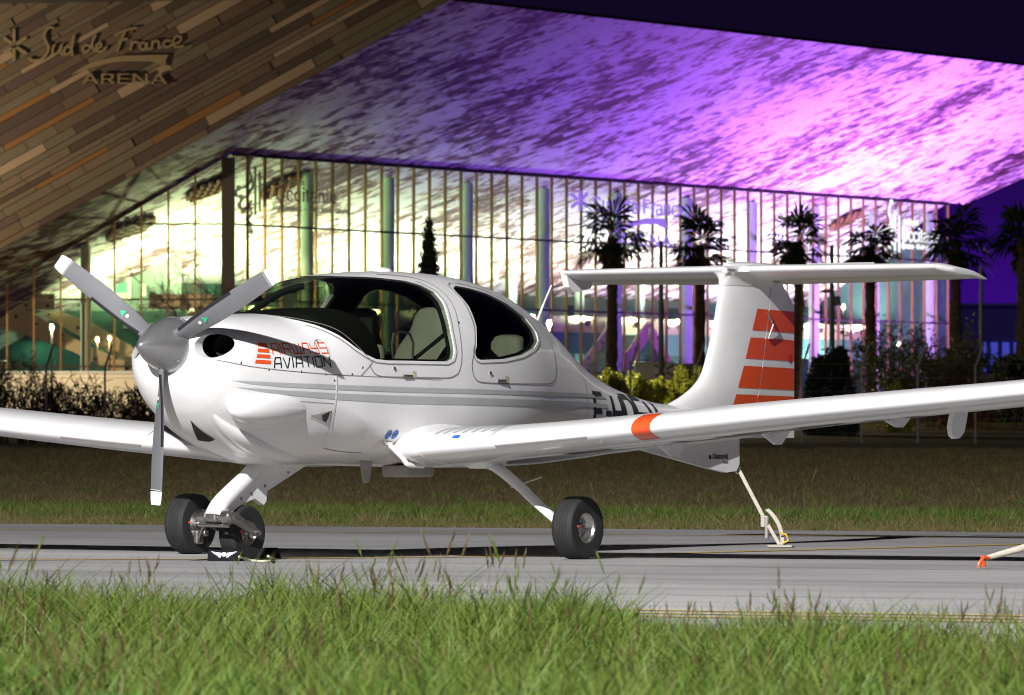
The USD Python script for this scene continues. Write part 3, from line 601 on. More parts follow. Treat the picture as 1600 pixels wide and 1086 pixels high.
# nose leg: strut with a swept fairing plate, fork head, two trailing arms
q = np.array([[1.16, 0, .74], [1.24, 0, .62], [1.36, 0, .52], [1.54, 0, .415], [1.67, 0, .33], [1.71, 0, .27]]); rings = []
qq = PchipInterpolator(np.linspace(0, 1, 6), q)(np.linspace(0, 1, 16))
for i, p in enumerate(qq):
    a = i / 15; d = qq[min(i + 1, 15)] - qq[max(i - 1, 0)]; d /= np.linalg.norm(d); nn = np.cross(d, [0, 1, 0]); t = np.linspace(0, 2 * np.pi, 24, endpoint=False)
    rings.append(p + np.sin(t)[:, None] * np.interp(a, [0, .45, 1], [.044, .047, .066]) * np.array([0, 1, 0]) + np.cos(t)[:, None] * np.interp(a, [0, .45, 1], [.050, .056, .060]) * nn)
m = loft(rings); nl = obj('nose_leg', m if m.volume > 0 else (m.invert() or m), W_PAINT, plane, smooth=50)
fp = Polygon([(1.28, .60), (1.62, .37), (1.65, .30), (1.58, .285), (1.52, .32), (1.46, .345), (1.34, .375), (1.25, .335), (1.225, .355), (1.21, .42), (0.74, .60), (0.73, .66), (1.1, .70)])
mm = extrude(fp, .046); v = mm.vertices; mm.vertices = np.c_[v[:, 0], .023 - v[:, 2], v[:, 1]]; mm.fix_normals(); obj('leg_fairing', mm, W_PAINT, nl, smooth=30)
for px_, pz_ in ((1.48, .375), (1.38, .405), (1.24, .45), (1.00, .53)): obj('fairing_screw', moved(revolve([(0, 0), (.010, 0), (.008, .004), (0, .005)], 'y', 10), (px_, .023, pz_)), DMETAL, nl)
obj('strut_cuff', moved(revolve([(.075, -.02), (.088, -.02), (.088, .03), (.07, .05), (.07, -.02)], 'y', 32), (1.23, 0, .615), (np.pi / 2, (1, 0, 0))), DMETAL, nl, smooth=30)
chin = loft([np.vstack([np.c_[np.full(32, x), w * np.cos(t_), z + h * np.sin(t_)] for t_ in [np.linspace(0, 2 * np.pi, 32, endpoint=False)]]) for x, w, z, h in ((1.84, .015, .80, .015), (1.76, .07, .755, .045), (1.62, .135, .705, .062), (1.45, .19, .665, .075), (1.24, .185, .64, .075), (1.06, .14, .64, .06), (.92, .06, .65, .03))])
obj('chin_fairing', chin, W_PAINT, plane, smooth=45)
fx, fz = 1.70, .268
fk = obj('nose_fork', cat_([moved(trimesh.creation.cylinder(.034, .26, sections=24), (fx, 0, fz), (np.pi / 2, (1, 0, 0))), moved(trimesh.creation.cylinder(.045, .05, sections=24), (fx, .085, fz), (np.pi / 2, (1, 0, 0))), moved(trimesh.creation.cylinder(.045, .05, sections=24), (fx, -.085, fz), (np.pi / 2, (1, 0, 0))), rounded(.09, .07, .08, .015, (fx + .01, 0, fz + .01))]), METAL, plane, smooth=30)
for s in (1, -1):
    arm = m3.Manifold.batch_hull([m3.Manifold.sphere(.036, 20).scale([1, .6, 1]).translate([fx - .02, s * .118, fz - .005]), m3.Manifold.sphere(.024, 20).scale([1, .6, 1]).translate([1.44, s * .105, .168])])
    obj('fork_arm', from_man(arm), DMETAL, fk, smooth=35)
    obj('axle_nut', moved(trimesh.creation.cylinder(.018, .03, sections=6), (1.44, s * .12, .168), (np.pi / 2, (1, 0, 0))), METAL, fk, smooth=30)
obj('damper_rod', tube([(fx + .02, .11, fz - .055), (fx + .02, -.12, fz - .05)], .011, 10), METAL, fk, smooth=40)
# belly fittings
bz = lambda x, y=0: float(PF[1](x))
st = tube([(.66, .535, .705), (.60, .60, .62), (.585, .615, .585), (.55, .625, .575), (.44, .64, .572)], .017, 10); obj('boarding_step', st, W_PAINT, plane, smooth=40)
obj('step_bracket', rounded(.07, .03, .03, .008, (.665, .53, .71)), METAL, plane, smooth=30)
pg = Polygon([(.62, .60), (.50, .60), (.53, .47), (.58, .46)]); mm = extrude(pg, .014); v = mm.vertices; mm.vertices = np.c_[v[:, 0], .30 - v[:, 2], v[:, 1]]; mm.fix_normals(); obj('blade_antenna', mm, LEATHER, plane)
mm = mm.copy(); mm.apply_translation([.75, -.32, -.0]); mm.vertices[:, 2] = .56 + (mm.vertices[:, 2] - .60) * .7; obj('blade_antenna', mm, LEATHER, plane)
obj('transponder_box', rounded(.30, .20, .075, .02, (.05, .25, .535)), LEATHER, plane, smooth=30)
obj('drain_pipe', tube([(-.22, .78, .57), (-.25, .80, .47), (-.24, .83, .435), (-.30, 1.02, .50)], .006, 6), METAL, plane)
obj('roof_vent', moved(revolve([(0, -.01), (.065, -.01), (.06, .012), (.03, .022), (0, .024)], 'z', 24), (-.02, 0, 1.787)), W_PAINT, plane, smooth=40)
obj('whip_antenna', tube([(-1.72, .0, 1.44), (-1.83, .0, 1.60), (-1.93, 0.0, 1.735)], [.009, .007, .005], 8), W_PAINT, plane, smooth=40)
tail_ring = tube([(-4.18, 0, .53), (-4.20, 0, .50), (-4.24, 0, .505), (-4.24, 0, .54)], .008, 8); obj('tie_down_ring', tail_ring, METAL, plane)
for k in range(5): obj('rivet_hole', rounded(.018, .018, .004, .0015, (wing_pt(3.35 + .09 * k, np.array([.55]), -1)[0][0], 3.35 + .09 * k, wing_pt(3.35 + .09 * k, np.array([.55]), -1)[1][0] - .002)), SEAM, L)
# --- cabin: panel hood, seats, belts, sticks
def dome(x0, x1, hw, zb, zt):
    rg = []
    for q_ in np.linspace(0, 1, 22):
        x = x0 + (x1 - x0) * q_; t = np.linspace(0, np.pi, 30); top = np.interp(q_, [0, .35, .8, .93, 1], [zb + .03, zt - .025, zt, zt - .03, zt - .13])
        wv_ = hw * np.interp(q_, [0, .5, 1], [.75, 1, .98]); rg.append(np.vstack([np.c_[np.full(30, x), wv_ * np.sign(np.cos(t)) * np.abs(np.cos(t)) ** .6, zb + (top - zb) * np.sin(t) ** .55]]))
    return loft(rg)
ip = obj('instrument_panel_hood', dome(1.44, .66, .485, 1.15, 1.545), DARK, plane, smooth=40)
obj('panel_face', rounded(.05, .90, .36, .02, (.70, 0, 1.30)), DARK, ip, smooth=30)
obj('cabin_floor', bx(-1.6, 0.9, -.38, .38, .74, .76), DARK, plane)
obj('rear_bulkhead', trimesh.Trimesh(*loft([section(-1.66, .05), section(-1.69, .05)]).triangles.reshape(-1, 3, 3).reshape(-1, 3)[None].repeat(1, 0), None) if False else loft([section(-1.66, .055), section(-1.69, .055)]), DARK, plane)
def seat(xc, yc, zs=1.0, h=.55, back=.16):
    s_ = thing('seat', None, None, (0, 0, 0), parent=plane)
    pz_ = np.array([0, .12, .22, .30, .37, .43, .49, .53, .55]); ph_ = PchipInterpolator(pz_, [.225, .235, .232, .212, .165, .128, .118, .10, .05])
    rg = []
    for zz in np.r_[np.linspace(0, .50, 26), np.linspace(.51, .55, 8)]:
        hw_ = float(ph_(zz)); t = np.linspace(0, 2 * np.pi, 48, endpoint=False); x = xc - back * zz / .55 - .05
        rg.append(np.c_[x + .052 * min(1, hw_ / .09) * np.sign(np.sin(t)) * np.abs(np.sin(t)) ** .8, yc + hw_ * np.sign(np.cos(t)) * np.abs(np.cos(t)) ** .7, np.full(48, zs + zz * h / .55)])
    m = loft(rg); obj('backrest', m, LEATHER, s_, smooth=50)
    for yy in (-.13, .13): obj('piping', tube([(xc + .005 - back * zz / .55, yc + yy * k_, zs + zz) for zz, k_ in ((.02, 1), (.12, 1.05), (.20, 1.0), (.235, .85))], .006, 6), MAT('seat_piping', (.25, .24, .22), .6) if not stage.GetPrimAtPath('/World/Looks/seat_piping') else UsdShade.Material.Get(stage, '/World/Looks/seat_piping'), s_)
    obj('piping', tube([(xc + .006 - back * .235 / .55, yc + yy, zs + .235) for yy in np.linspace(-.20, .20, 7)], .006, 6), UsdShade.Material.Get(stage, '/World/Looks/seat_piping'), s_)
    obj('cushion', rounded(.50, .47, .14, .05, (xc + .24, yc, zs - .03)), LEATHER, s_, smooth=40)
for y_ in (.27, -.27): seat(.02, y_, .985, .575)
for y_ in (.25, -.25): seat(-.86, y_, .96, .44)
for a, b in (((-.10, .53, 1.46), (.50, .40, 1.10)), ((-.10, .525, 1.45), (.42, .33, 1.10))):
    obj('seat_belt', tube([a, tuple((np.array(a) + b) / 2 + [0, 0, -.01]), b], .012, 6), DARK, plane)
hd = tube([(.50, .46, 1.20), (.52, .46, 1.32), (.50, .46, 1.38), (.42, .46, 1.395), (.33, .46, 1.385), (.29, .46, 1.33), (.30, .46, 1.22)], .008, 8); obj('grab_handle', hd, MAT('dark_grey_plastic', (.10, .10, .10), .5), plane, smooth=40)
obj('grab_handle_mount', rounded(.26, .03, .03, .01, (.40, .46, 1.215)), DARK, plane, smooth=30)
obj('canopy_frame_bow', tube([(float(x), float(y), float(z)) for x, y, z in [(0.93 - .28 * (1 - abs(c)), .545 * c, 1.29 + .395 * (1 - abs(c) ** 2.2)) for c in np.linspace(-1, -.15, 18)]], .022, 8), DARK, plane, smooth=40)
# ================================================================== GROUND, TAXIWAY
TD, PD = np.array([.877, -.48]), np.array([.48, .877])        # along and across the taxiway
def tw(t, p): return TD * t + PD * p
def smooth01(x): x = np.clip(x, 0, 1); return x * x * (3 - 2 * x)
def gz(x, y):     # height of the land
    p = np.asarray(x) * PD[0] + np.asarray(y) * PD[1]
    z = -.035 + .57 * smooth01((p - 47) / 95) + 1.6 * smooth01((p - 150) / 130)
    return z + .05 * (meshkit.noise(np.stack([np.asarray(x) * .12, np.asarray(y) * .12, np.zeros_like(np.asarray(x, float))], -1), 3) - .5) * smooth01((p - 46) / 10)
ys = np.r_[np.linspace(-60, 10, 8), np.linspace(12, 30, 10), np.linspace(32, 180, 60), np.linspace(190, 800, 40), 1500, 3000, 6000]
xs = np.r_[-6000, -1500, np.linspace(-400, -60, 14), np.linspace(-55, 55, 45), np.linspace(60, 400, 14), 1500, 6000]
gx, gy = np.meshgrid(xs, ys, indexing='ij'); n_, m_ = gx.shape
idx = np.arange(n_ * m_).reshape(n_, m_)
gf_ = np.stack([idx[:-1, :-1], idx[1:, :-1], idx[1:, 1:], idx[:-1, 1:]], -1).reshape(-1, 4)
SOIL = usdkit.material(stage, '/World/Looks/mown_dry_grass_ground', {
    'tc': ('texture_coordinate', {}), 'mp': ('mapping', {'scale': (.35, 1.0, 1.0)}), 'n1': ('noise_texture', {'scale': 0.45, 'detail': 8.0, 'roughness': 0.7}), 'n2': ('noise_texture', {'scale': 14.0, 'detail': 5.0}),
    'r1': ('rgb_ramp', {'ramp': [(0.3, (.080, .062, .028)), (0.5, (.135, .108, .050)), (0.7, (.095, .105, .036))]}), 'r2': ('rgb_ramp', {'ramp': [(.3, (.35,) * 3), (.7, (1.0,) * 3)]}), 'mx': ('mix_color', {'blend_type': 'multiply', 'fac': 1.0}),
    'bp': ('bump', {'strength': 1.0, 'distance': .06}), 'p': ('principled_bsdf', {'roughness': .95, 'specular_ior_level': .1})},
    [('tc.object', 'mp.vector'), ('mp.vector', 'n1.vector'), ('tc.object', 'n2.vector'), ('n1.fac', 'r1.fac'), ('n2.fac', 'r2.fac'), ('r1.color', 'mx.a'), ('r2.color', 'mx.b'), ('mx.result', 'p.base_color'), ('n2.fac', 'bp.height'), ('bp.normal', 'p.normal')], surface='p.BSDF')
obj('ground', (np.c_[gx.ravel(), gy.ravel(), gz(gx, gy).ravel()], gf_), SOIL, kind='structure', smooth=True)
TARMAC = usdkit.material(stage, '/World/Looks/worn_taxiway_asphalt', {
    'tc': ('texture_coordinate', {}), 'mp': ('mapping', {'rotation': (0, 0, math.atan2(.48, .877)), 'scale': (1, 1, 1)}), 'st': ('mapping', {'scale': (.06, 1.6, 1)}),
    'n1': ('noise_texture', {'scale': 1.0, 'detail': 9.0, 'roughness': .7}), 'n2': ('noise_texture', {'scale': 90.0, 'detail': 3.0}), 'n3': ('noise_texture', {'scale': .35, 'detail': 3.0}),
    'r1': ('rgb_ramp', {'ramp': [(.28, (.26, .256, .253)), (.5, (.36, .355, .351)), (.72, (.43, .423, .419))]}), 'r2': ('rgb_ramp', {'ramp': [(.3, (.55,) * 3), (.6, (1.05,) * 3)]}), 'r3': ('rgb_ramp', {'ramp': [(.35, (.78,) * 3), (.65, (1.05,) * 3)]}),
    'm1': ('mix_color', {'blend_type': 'multiply', 'fac': 1.0, 'use_clamp_result': False}), 'm2': ('mix_color', {'blend_type': 'multiply', 'fac': 1.0}),
    'bp': ('bump', {'strength': .7, 'distance': .006}), 'p': ('principled_bsdf', {'roughness': .82, 'specular_ior_level': .35})},
    [('tc.object', 'mp.vector'), ('mp.vector', 'st.vector'), ('st.vector', 'n1.vector'), ('tc.object', 'n2.vector'), ('tc.object', 'n3.vector'), ('n1.fac', 'r1.fac'), ('n2.fac', 'r2.fac'), ('n3.fac', 'r3.fac'), ('r1.color', 'm1.a'), ('r2.color', 'm1.b'),
     ('m1.result', 'm2.a'), ('r3.color', 'm2.b'), ('m2.result', 'p.base_color'), ('n2.fac', 'bp.height'), ('bp.normal', 'p.normal')], surface='p.BSDF')
P_NEAR, P_FAR = 18.0, 43.6
def slab(pts, z0, z1):
    return loft([np.array([[x, y, z] for x, y in pts]) for z in (z0, z1)])
obj('taxiway', slab([tw(-150, P_NEAR), tw(150, P_NEAR), tw(150, P_FAR), tw(-150, P_FAR)], -.12, 0.0), TARMAC, kind='structure')
YPAINT = MAT('worn_yellow_road_paint', (.58, .38, .05), .75, scale=4.0, color2=(.36, .25, .07))
def ribbon(pts, w, z):
    g = LineString(pts).buffer(w / 2, cap_style=2, join_style=1); v, f = tri_poly(g); return trimesh.Trimesh(np.c_[v, np.full(len(v), z)], f, process=False)
for p, w in ((41.1, .12), (22.55, .10), (22.95, .10), (23.35, .10)):
    obj('edge_marking', ribbon([tw(-150, p), tw(150, p)], w, .004), YPAINT, kind='structure')
cl = [(-14.0, 35.2), (-7.0, 36.2), (-3.1, 36.85), (-1.9, 37.15), (-.7, 37.6), (.4, 38.25), (.9, 38.75), (1.78, 39.9), (2.6, 40.9), (3.5, 42.1), (6.5, 46.3), (9, 50)]
s_ = np.r_[0, np.cumsum(np.linalg.norm(np.diff(np.array(cl), axis=0), axis=1))]; q_ = np.linspace(0, s_[-1], 80)
obj('guide_marking', ribbon(np.c_[PchipInterpolator(s_, np.array(cl)[:, 0])(q_), PchipInterpolator(s_, np.array(cl)[:, 1])(q_)], .15, .004), YPAINT, kind='structure')
TAR = MAT('tar_joint', (.035, .034, .033), .6)
rng = np.random.default_rng(5)
for k, p in enumerate((25.6, 28.4, 31.2, 33.9, 39.3)):
    pts = [tw(t, p + .02 * rng.normal()) for t in np.linspace(-40, 40, 90)]
    obj('tarmac_joint', ribbon(pts, .022, .0035), TAR, kind='structure')

# ------------------------------------------------------------------ grass
def grass_clump(seed, n, h, spread, lean, width, seeds=0, broad=0):
    r = np.random.default_rng(seed); V, F = [], []; c = 0
    for i in range(n):
        a, rr = r.uniform(0, 2 * np.pi), spread * math.sqrt(r.uniform()); bx_, by_ = rr * math.cos(a), rr * math.sin(a)
        hh = h * r.uniform(.45, 1.1); d = r.uniform(0, 2 * np.pi); ln = lean * hh * r.uniform(.2, 1.3); w = width * r.uniform(.6, 1.3); f = r.uniform(0, np.pi); wx, wy = math.cos(f) * w / 2, math.sin(f) * w / 2
        K = 5; base = c
        for k in range(K):
            q = k / (K - 1); px, py, pz = bx_ + math.cos(d) * ln * q ** 2, by_ + math.sin(d) * ln * q ** 2, hh * (q - .12 * q * q * (ln / hh)); ww = (1 - q ** 1.6)
            V += [[px - wx * ww, py - wy * ww, pz], [px + wx * ww, py + wy * ww, pz]] if k < K - 1 else [[px, py, pz]]
        for k in range(K - 2): b = base + 2 * k; F += [[b, b + 1, b + 3], [b, b + 3, b + 2]]
        b = base + 2 * (K - 2); F.append([b, b + 1, b + 2]); c = len(V)
        if i < seeds:       # a seed head of short spikes on the top
            tip = np.array([px, py, pz]); ax = np.array([math.cos(d) * .4, math.sin(d) * .4, 1.]); ax /= np.linalg.norm(ax)
            for m in range(14):
                q = m / 14; p0 = tip + ax * (q * .07 - .02); g = r.normal(size=3); g -= ax * (g @ ax); g /= np.linalg.norm(g); t_ = p0 + g * .012 * (1 - .5 * q) + ax * .035; sd = np.cross(g, ax) * .0022
                V += [list(p0 - sd), list(p0 + sd), list(t_)]; F.append([c, c + 1, c + 2]); c = len(V)
    for i in range(broad):
        a = r.uniform(0, 2 * np.pi); L_, e = r.uniform(.05, .10), r.uniform(.2, 1.1); o = np.array([r.normal() * spread * .5, r.normal() * spread * .5, r.uniform(.02, .10)]); dr = np.array([math.cos(a), math.sin(a), e]); dr /= np.linalg.norm(dr); sd = np.cross(dr, [0, 0, 1]); sd /= np.linalg.norm(sd)
        V += [list(o), list(o + dr * L_ * .5 + sd * L_ * .28), list(o + dr * L_), list(o + dr * L_ * .5 - sd * L_ * .28)]; F += [[c, c + 1, c + 2], [c, c + 2, c + 3]]; c = len(V)
    return trimesh.Trimesh(np.array(V), np.array(F), process=False)
def scatter(name, protos, pts, zrot, scl, pid, label, cat):
    pi = UsdGeom.PointInstancer.Define(stage, path_for(name, None)); sc = UsdGeom.Scope.Define(stage, pi.GetPath().AppendChild('prototypes')); paths = []
    for k, (m, mt) in enumerate(protos):
        pth = str(sc.GetPath().AppendChild(f'clump_{k:03d}')); usdkit.mesh(stage, pth, m, mt, False); paths.append(pth)
    pi.CreatePrototypesRel().SetTargets([Sdf.Path(p) for p in paths]); pi.CreateProtoIndicesAttr(Vt.IntArray.FromNumpy(np.asarray(pid, np.int32)))
    pi.CreatePositionsAttr(Vt.Vec3fArray.FromNumpy(np.asarray(pts, np.float32)))
    pi.CreateOrientationsAttr(Vt.QuathArray([Gf.Quath(float(math.cos(a / 2)), 0, 0, float(math.sin(a / 2))) for a in zrot]))
    pi.CreateScalesAttr(Vt.Vec3fArray.FromNumpy(np.repeat(np.asarray(scl, np.float32)[:, None], 3, 1)))
    tag(pi.GetPrim(), label, cat, kind='stuff')
DRY = LEAF('dry_brown_grass', (.085, .066, .028), (.21, .165, .075), .25)
GR = [LEAF('grass_green_fresh', (.022, .066, .006), (.21, .34, .045), .3), LEAF('grass_green_mid', (.028, .066, .008), (.28, .34, .06), .3), LEAF('grass_olive', (.06, .085, .016), (.32, .31, .08), .3), LEAF('grass_straw', (.16, .125, .05), (.34, .27, .13), .35), LEAF('broad_leaf_green', (.025, .075, .012), (.08, .19, .03), .3), LEAF('seed_head_brown', (.10, .075, .03), (.22, .17, .07), .35)]
near = [(grass_clump(k, 27, (.21, .28, .17)[k % 3], .15, (.6, .95, .8)[k % 3], .0085), GR[k % 3]) for k in range(6)] + [(grass_clump(20 + k, 10, .24, .12, .5, .005, seeds=6), GR[5]) for k in range(2)] + [(grass_clump(30, 16, .15, .12, .8, .006), GR[3]), (grass_clump(31, 24, .16, .12, .6, .007, broad=40), GR[4]), (grass_clump(40, 5, .33, .08, .25, .0055, seeds=5), GR[1]), (grass_clump(41, 5, .34, .08, .25, .0055, seeds=5), GR[5])]
rng = np.random.default_rng(11); N = 9000
Y = rng.uniform(14.0, 26, N); X = rng.uniform(-1, 1, N) * (Y * .0865 + .4); p = X * PD[0] + Y * PD[1]
edge = 21.7 - 2.35 * smooth01((X - .15) / .9) + .8 * (meshkit.noise(np.c_[X * 1.6, np.zeros(N), np.zeros(N)], 9) - .5)
ok = p < edge; X, Y, p, edge = X[ok], Y[ok], p[ok], edge[ok]; N = len(X)
patch_ = meshkit.noise(np.c_[X * 1.1, Y * .5, np.zeros(N)], 21); dist = edge - p
rr = rng.uniform(size=N)
pid = rng.integers(0, 3, N) + 3 * (rng.uniform(size=N) < .5); pid = np.where(rr < .025, 6 + rng.integers(0, 2, N), pid); pid = np.where((rr > .07) & (rr < .14), 8, pid)
pid = np.where((patch_ > .62) & (rng.uniform(size=N) < .45), 2 + 3 * rng.integers(0, 2, N), pid); pid = np.where((patch_ < .35) & (rng.uniform(size=N) < .18), 9, pid)
leftlow = np.clip((-X - .3) / 1.2, 0, 1) * np.clip((18.5 - Y) / 2.5, 0, 1); pid = np.where(rng.uniform(size=N) < leftlow * .6, 9, pid)
pid = np.where(rng.uniform(size=N) < np.where(dist < 3, .02, .006), 10 + rng.integers(0, 2, N), pid)
scl = rng.uniform(.6, 1.05, N) * (.70 + .55 * patch_) * np.interp(dist, [0, .5, 1.5, 7], [.6, .85, .92, .80]) * (.60 + .85 * meshkit.noise(np.c_[X * 3.1, Y * 1.2, np.zeros(N)], 33))
scatter('foreground_grass', near, np.c_[X, Y, np.full(N, -.035)], rng.uniform(0, 6.28, N), scl, pid, 'tall fresh green grass with seed heads in front of the taxiway', 'grass')
far = [(grass_clump(60 + k, 34, .15, .20, .5, .012), GR[[0, 1, 2][k % 3]]) for k in range(3)] + [(grass_clump(70 + k, 34, .12, .22, .7, .012), GR[3]) for k in range(2)] + [(grass_clump(80, 6, .36, .25, .3, .008, seeds=2), GR[3])] + [(grass_clump(85 + k, 36, .10, .26, .6, .012), DRY) for k in range(2)]
rng = np.random.default_rng(12); N = 30000
p = P_FAR + .05 + 72 * rng.uniform(size=N) ** 2.1; t = rng.uniform(-1, 1, N) * (p * .115 + 1.5) - p * .547
XY = TD[None] * t[:, None] + PD[None] * p[:, None]; ok = np.abs(XY[:, 0]) < XY[:, 1] * .088 + .6; XY, p, N = XY[ok], p[ok], ok.sum()
d = p - P_FAR; rr = rng.uniform(size=N); straw = np.interp(d, [0, 1.2, 2.2, 5, 12, 30], [.9, .75, .35, .25, .6, .8])
pid = np.where(rr < straw, 3 + rng.integers(0, 2, N), rng.integers(0, 3, N)); pid = np.where(rng.uniform(size=N) < .003, 5, pid); pid = np.where(rng.uniform(size=N) < np.interp(d, [2.5, 5, 9], [0, .7, .95]), 6 + rng.integers(0, 2, N), pid)
scl = rng.uniform(.6, 1.2, N) * np.interp(d, [0, .8, 2, 5, 9, 30], [.55, .8, 1.25, 1.2, .85, 1.0])
scatter('verge_grass', far, np.c_[XY, gz(XY[:, 0], XY[:, 1])], rng.uniform(0, 6.28, N), scl, pid, 'strip of green and straw coloured grass along the far taxiway edge', 'grass')
# ================================================================== ARENA (u along the glass front, n out of it towards the airfield)
CX, CY = -15.84, 340.0
UV, NV = np.array([.525, .851, 0]), np.array([.851, -.525, 0])
C0 = np.array([CX, CY, 0])
def F(s, n, z): return C0 + UV * s + NV * n + np.array([0, 0, z])
ZF, KS, S_END, FLOOR = 16.6, .682, 86.7, 1.9
PLN = NV * KS - np.array([0, 0, 1.]); PLP = F(0, 0, ZF)            # the sloping soffit plane, carried on indoors as the lobby ceiling
def soff(px, py): return on_plane(px, py, PLP, PLN)
def sn(p): d = np.asarray(p) - C0; return np.array([d @ UV, d @ NV])
def soff_z(n): return ZF + KS * n
arena = thing('arena_building', 'large arena with lit glass front, sloping marbled overhang and brown clad wall', 'building', (0, 0, 0))
AROT = math.atan2(UV[1], UV[0])
# marbled print, streaks running up the slope
def marble():
    return usdkit.material(stage, '/World/Looks/marbled_printed_soffit', {
        'tc': ('texture_coordinate', {}), 'm0': ('mapping', {'rotation': (0, 0, -AROT + math.radians(29))}),
        'm1': ('mapping', {'scale': (.40, 1.55, .5)}), 'm2': ('mapping', {'scale': (.95, 3.1, 1.2)}),
        'n1': ('noise_texture', {'scale': 1.0, 'detail': 9.0, 'roughness': .76, 'distortion': .8}), 'n2': ('voronoi_texture', {'scale': 1.0, 'detail': 1.0, 'roughness': .6}), 'n3': ('noise_texture', {'scale': .15, 'detail': 3.0}),
        's1': ('math', {'math_type': 'multiply_add', 'value2': .34}), 's2': ('math', {'math_type': 'multiply_add', 'value2': .80}), 'off': ('math', {'math_type': 'subtract', 'value2': .655}),
        'rp': ('rgb_ramp', {'ramp': [(.22, (.06, .025, .04)), (.36, (.14, .07, .085)), (.44, (.27, .16, .175)), (.485, (.42, .32, .32)), (.52, (.66, .61, .59)), (.62, (.82, .82, .80))]}),
        'p': ('principled_bsdf', {'roughness': .6, 'specular_ior_level': .25})},
        [('tc.object', 'm0.vector'), ('m0.vector', 'm1.vector'), ('m0.vector', 'm2.vector'), ('m1.vector', 'n1.vector'), ('m2.vector', 'n2.vector'), ('m0.vector', 'n3.vector'),
         ('n2.color', 's1.value1'), ('n1.fac', 's1.value3'), ('n3.fac', 's2.value1'), ('s1.value', 's2.value3'), ('s2.value', 'off.value1'), ('off.value', 'rp.fac'), ('rp.color', 'p.base_color')], surface='p.BSDF')
MARB = marble()
FRAME = MAT('bronze_frame', (.30, .185, .075), .4, metal=.6)
DFRAME = MAT('dark_frame', (.05, .045, .04), .5, metal=.3)
COLM = MAT('pale_green_column', (.46, .62, .49), .5)
CLADT = [MAT(f'cladding_{n}', c, .75, var=.12, scale=.6) for n, c in (('taupe', (.11, .085, .06)), ('olive_grey', (.095, .085, .058)), ('dark_brown', (.045, .032, .024)), ('sand', (.22, .175, .125)), ('ochre', (.155, .075, .02)), ('plum_brown', (.06, .04, .036)), ('mid_brown', (.085, .062, .04)))]
PANE = GLASS('facade_glass', (.93, .97, .94), 0.0, .03, .35)
CONC = MAT('pale_concrete', (.45, .44, .41), .8, var=.1, scale=1.0)
PERF = usdkit.material(stage, '/World/Looks/perforated_beige_panel', {'tc': ('texture_coordinate', {}), 'v': ('voronoi_texture', {'scale': 1.9, 'randomness': .9}), 'r': ('rgb_ramp', {'ramp': [(.0, (.06, .045, .025)), (.20, (.06, .045, .025)), (.24, (.50, .40, .25)), (1, (.54, .44, .28))]}), 'p': ('principled_bsdf', {'roughness': .6})}, [('tc.object', 'v.vector'), ('v.distance', 'r.fac'), ('r.color', 'p.base_color')], surface='p.BSDF')
GWALL = MAT('green_grey_wall', (.20, .27, .22), .8, var=.1, scale=.4)
DGREEN = MAT('dark_green_wall', (.025, .085, .06), .75, var=.2, scale=.3)
TEAL = MAT('teal_fascia', (.10, .27, .23), .7, var=.1, scale=.3)
DTEAL = MAT('dark_teal_wall', (.03, .085, .085), .7, var=.3, scale=.25)
FLOORM = MAT('lobby_floor', (.25, .25, .24), .4)
# ---- soffit outside
A_ = soff(702.8, 0.5); E_ = soff(0, 390); e_sn = sn(E_) - sn(A_); a_sn = sn(A_)
L_OUT = a_sn[1]
R0 = soff(1508, 320); R1 = soff(1600, 278); rdir = sn(R1) - sn(R0); R2 = sn(R0) + rdir * ((L_OUT - sn(R0)[1]) / rdir[1])
ext = a_sn + e_sn * 1.35                                              # a bit beyond the left picture edge
def plane_mesh(poly, dz=0.0, edge=3.0):
    v, f = tri_poly(poly, edge); p = np.array([F(a, b, soff_z(b) + dz) for a, b in v]); return trimesh.Trimesh(p, f, process=False)
lw = np.array([-1.0, 0.0]); 
def world_sn(x, y): d = np.array([x, y]) - C0[:2]; return np.array([d @ UV[:2], d @ NV[:2]])
LEFT_END = world_sn(CX - 22, CY)
out_poly = Polygon([tuple(a_sn), tuple(R2), tuple(sn(R0)), (S_END, 0), (0, 0), tuple(LEFT_END), tuple(ext)])
obj('soffit', plane_mesh(out_poly.buffer(0), 0), MARB, arena, smooth=True, label='sloping marbled soffit lit violet and green')
inside = unary_union([Polygon([(0, -.15), (S_END, -.15), (S_END, -14), (-20, -14), (-20, -3)]), Polygon([tuple(world_sn(x, y)) for x, y in ((CX - 26, CY + .15), (CX + 4, CY + .15), (CX + 14, CY + 16), (CX - 26, CY + 16))])])
in_poly = inside.intersection(Polygon([(-60, -.15), (S_END, -.15), (S_END, -40), (-60, -40)])).intersection(Polygon([tuple(world_sn(x, y)) for x, y in ((CX - 60, CY + .15), (CX + 200, CY + .15), (CX + 200, CY + 300), (CX - 60, CY + 300))]))
obj('lobby_ceiling', plane_mesh(in_poly, .01), MARB, arena, smooth=True, label='white marbled lobby ceiling behind the glass')
# roof slab above the soffit, with its edge fascia
roof = [F(*a_sn, soff_z(L_OUT)) , F(*R2, soff_z(L_OUT))]
back = [F(R2[0], -40, soff_z(L_OUT) + 1), F(a_sn[0] - 30, -40, soff_z(L_OUT) + 1)]
obj('roof', loft([np.array([roof[0] + [0, 0, .02], roof[1] + [0, 0, .02], back[0], back[1]]), np.array([roof[0] + [0, 0, .2], roof[1] + [0, 0, .2], back[0] + [0, 0, .5], back[1] + [0, 0, .5]])]), DFRAME, arena)
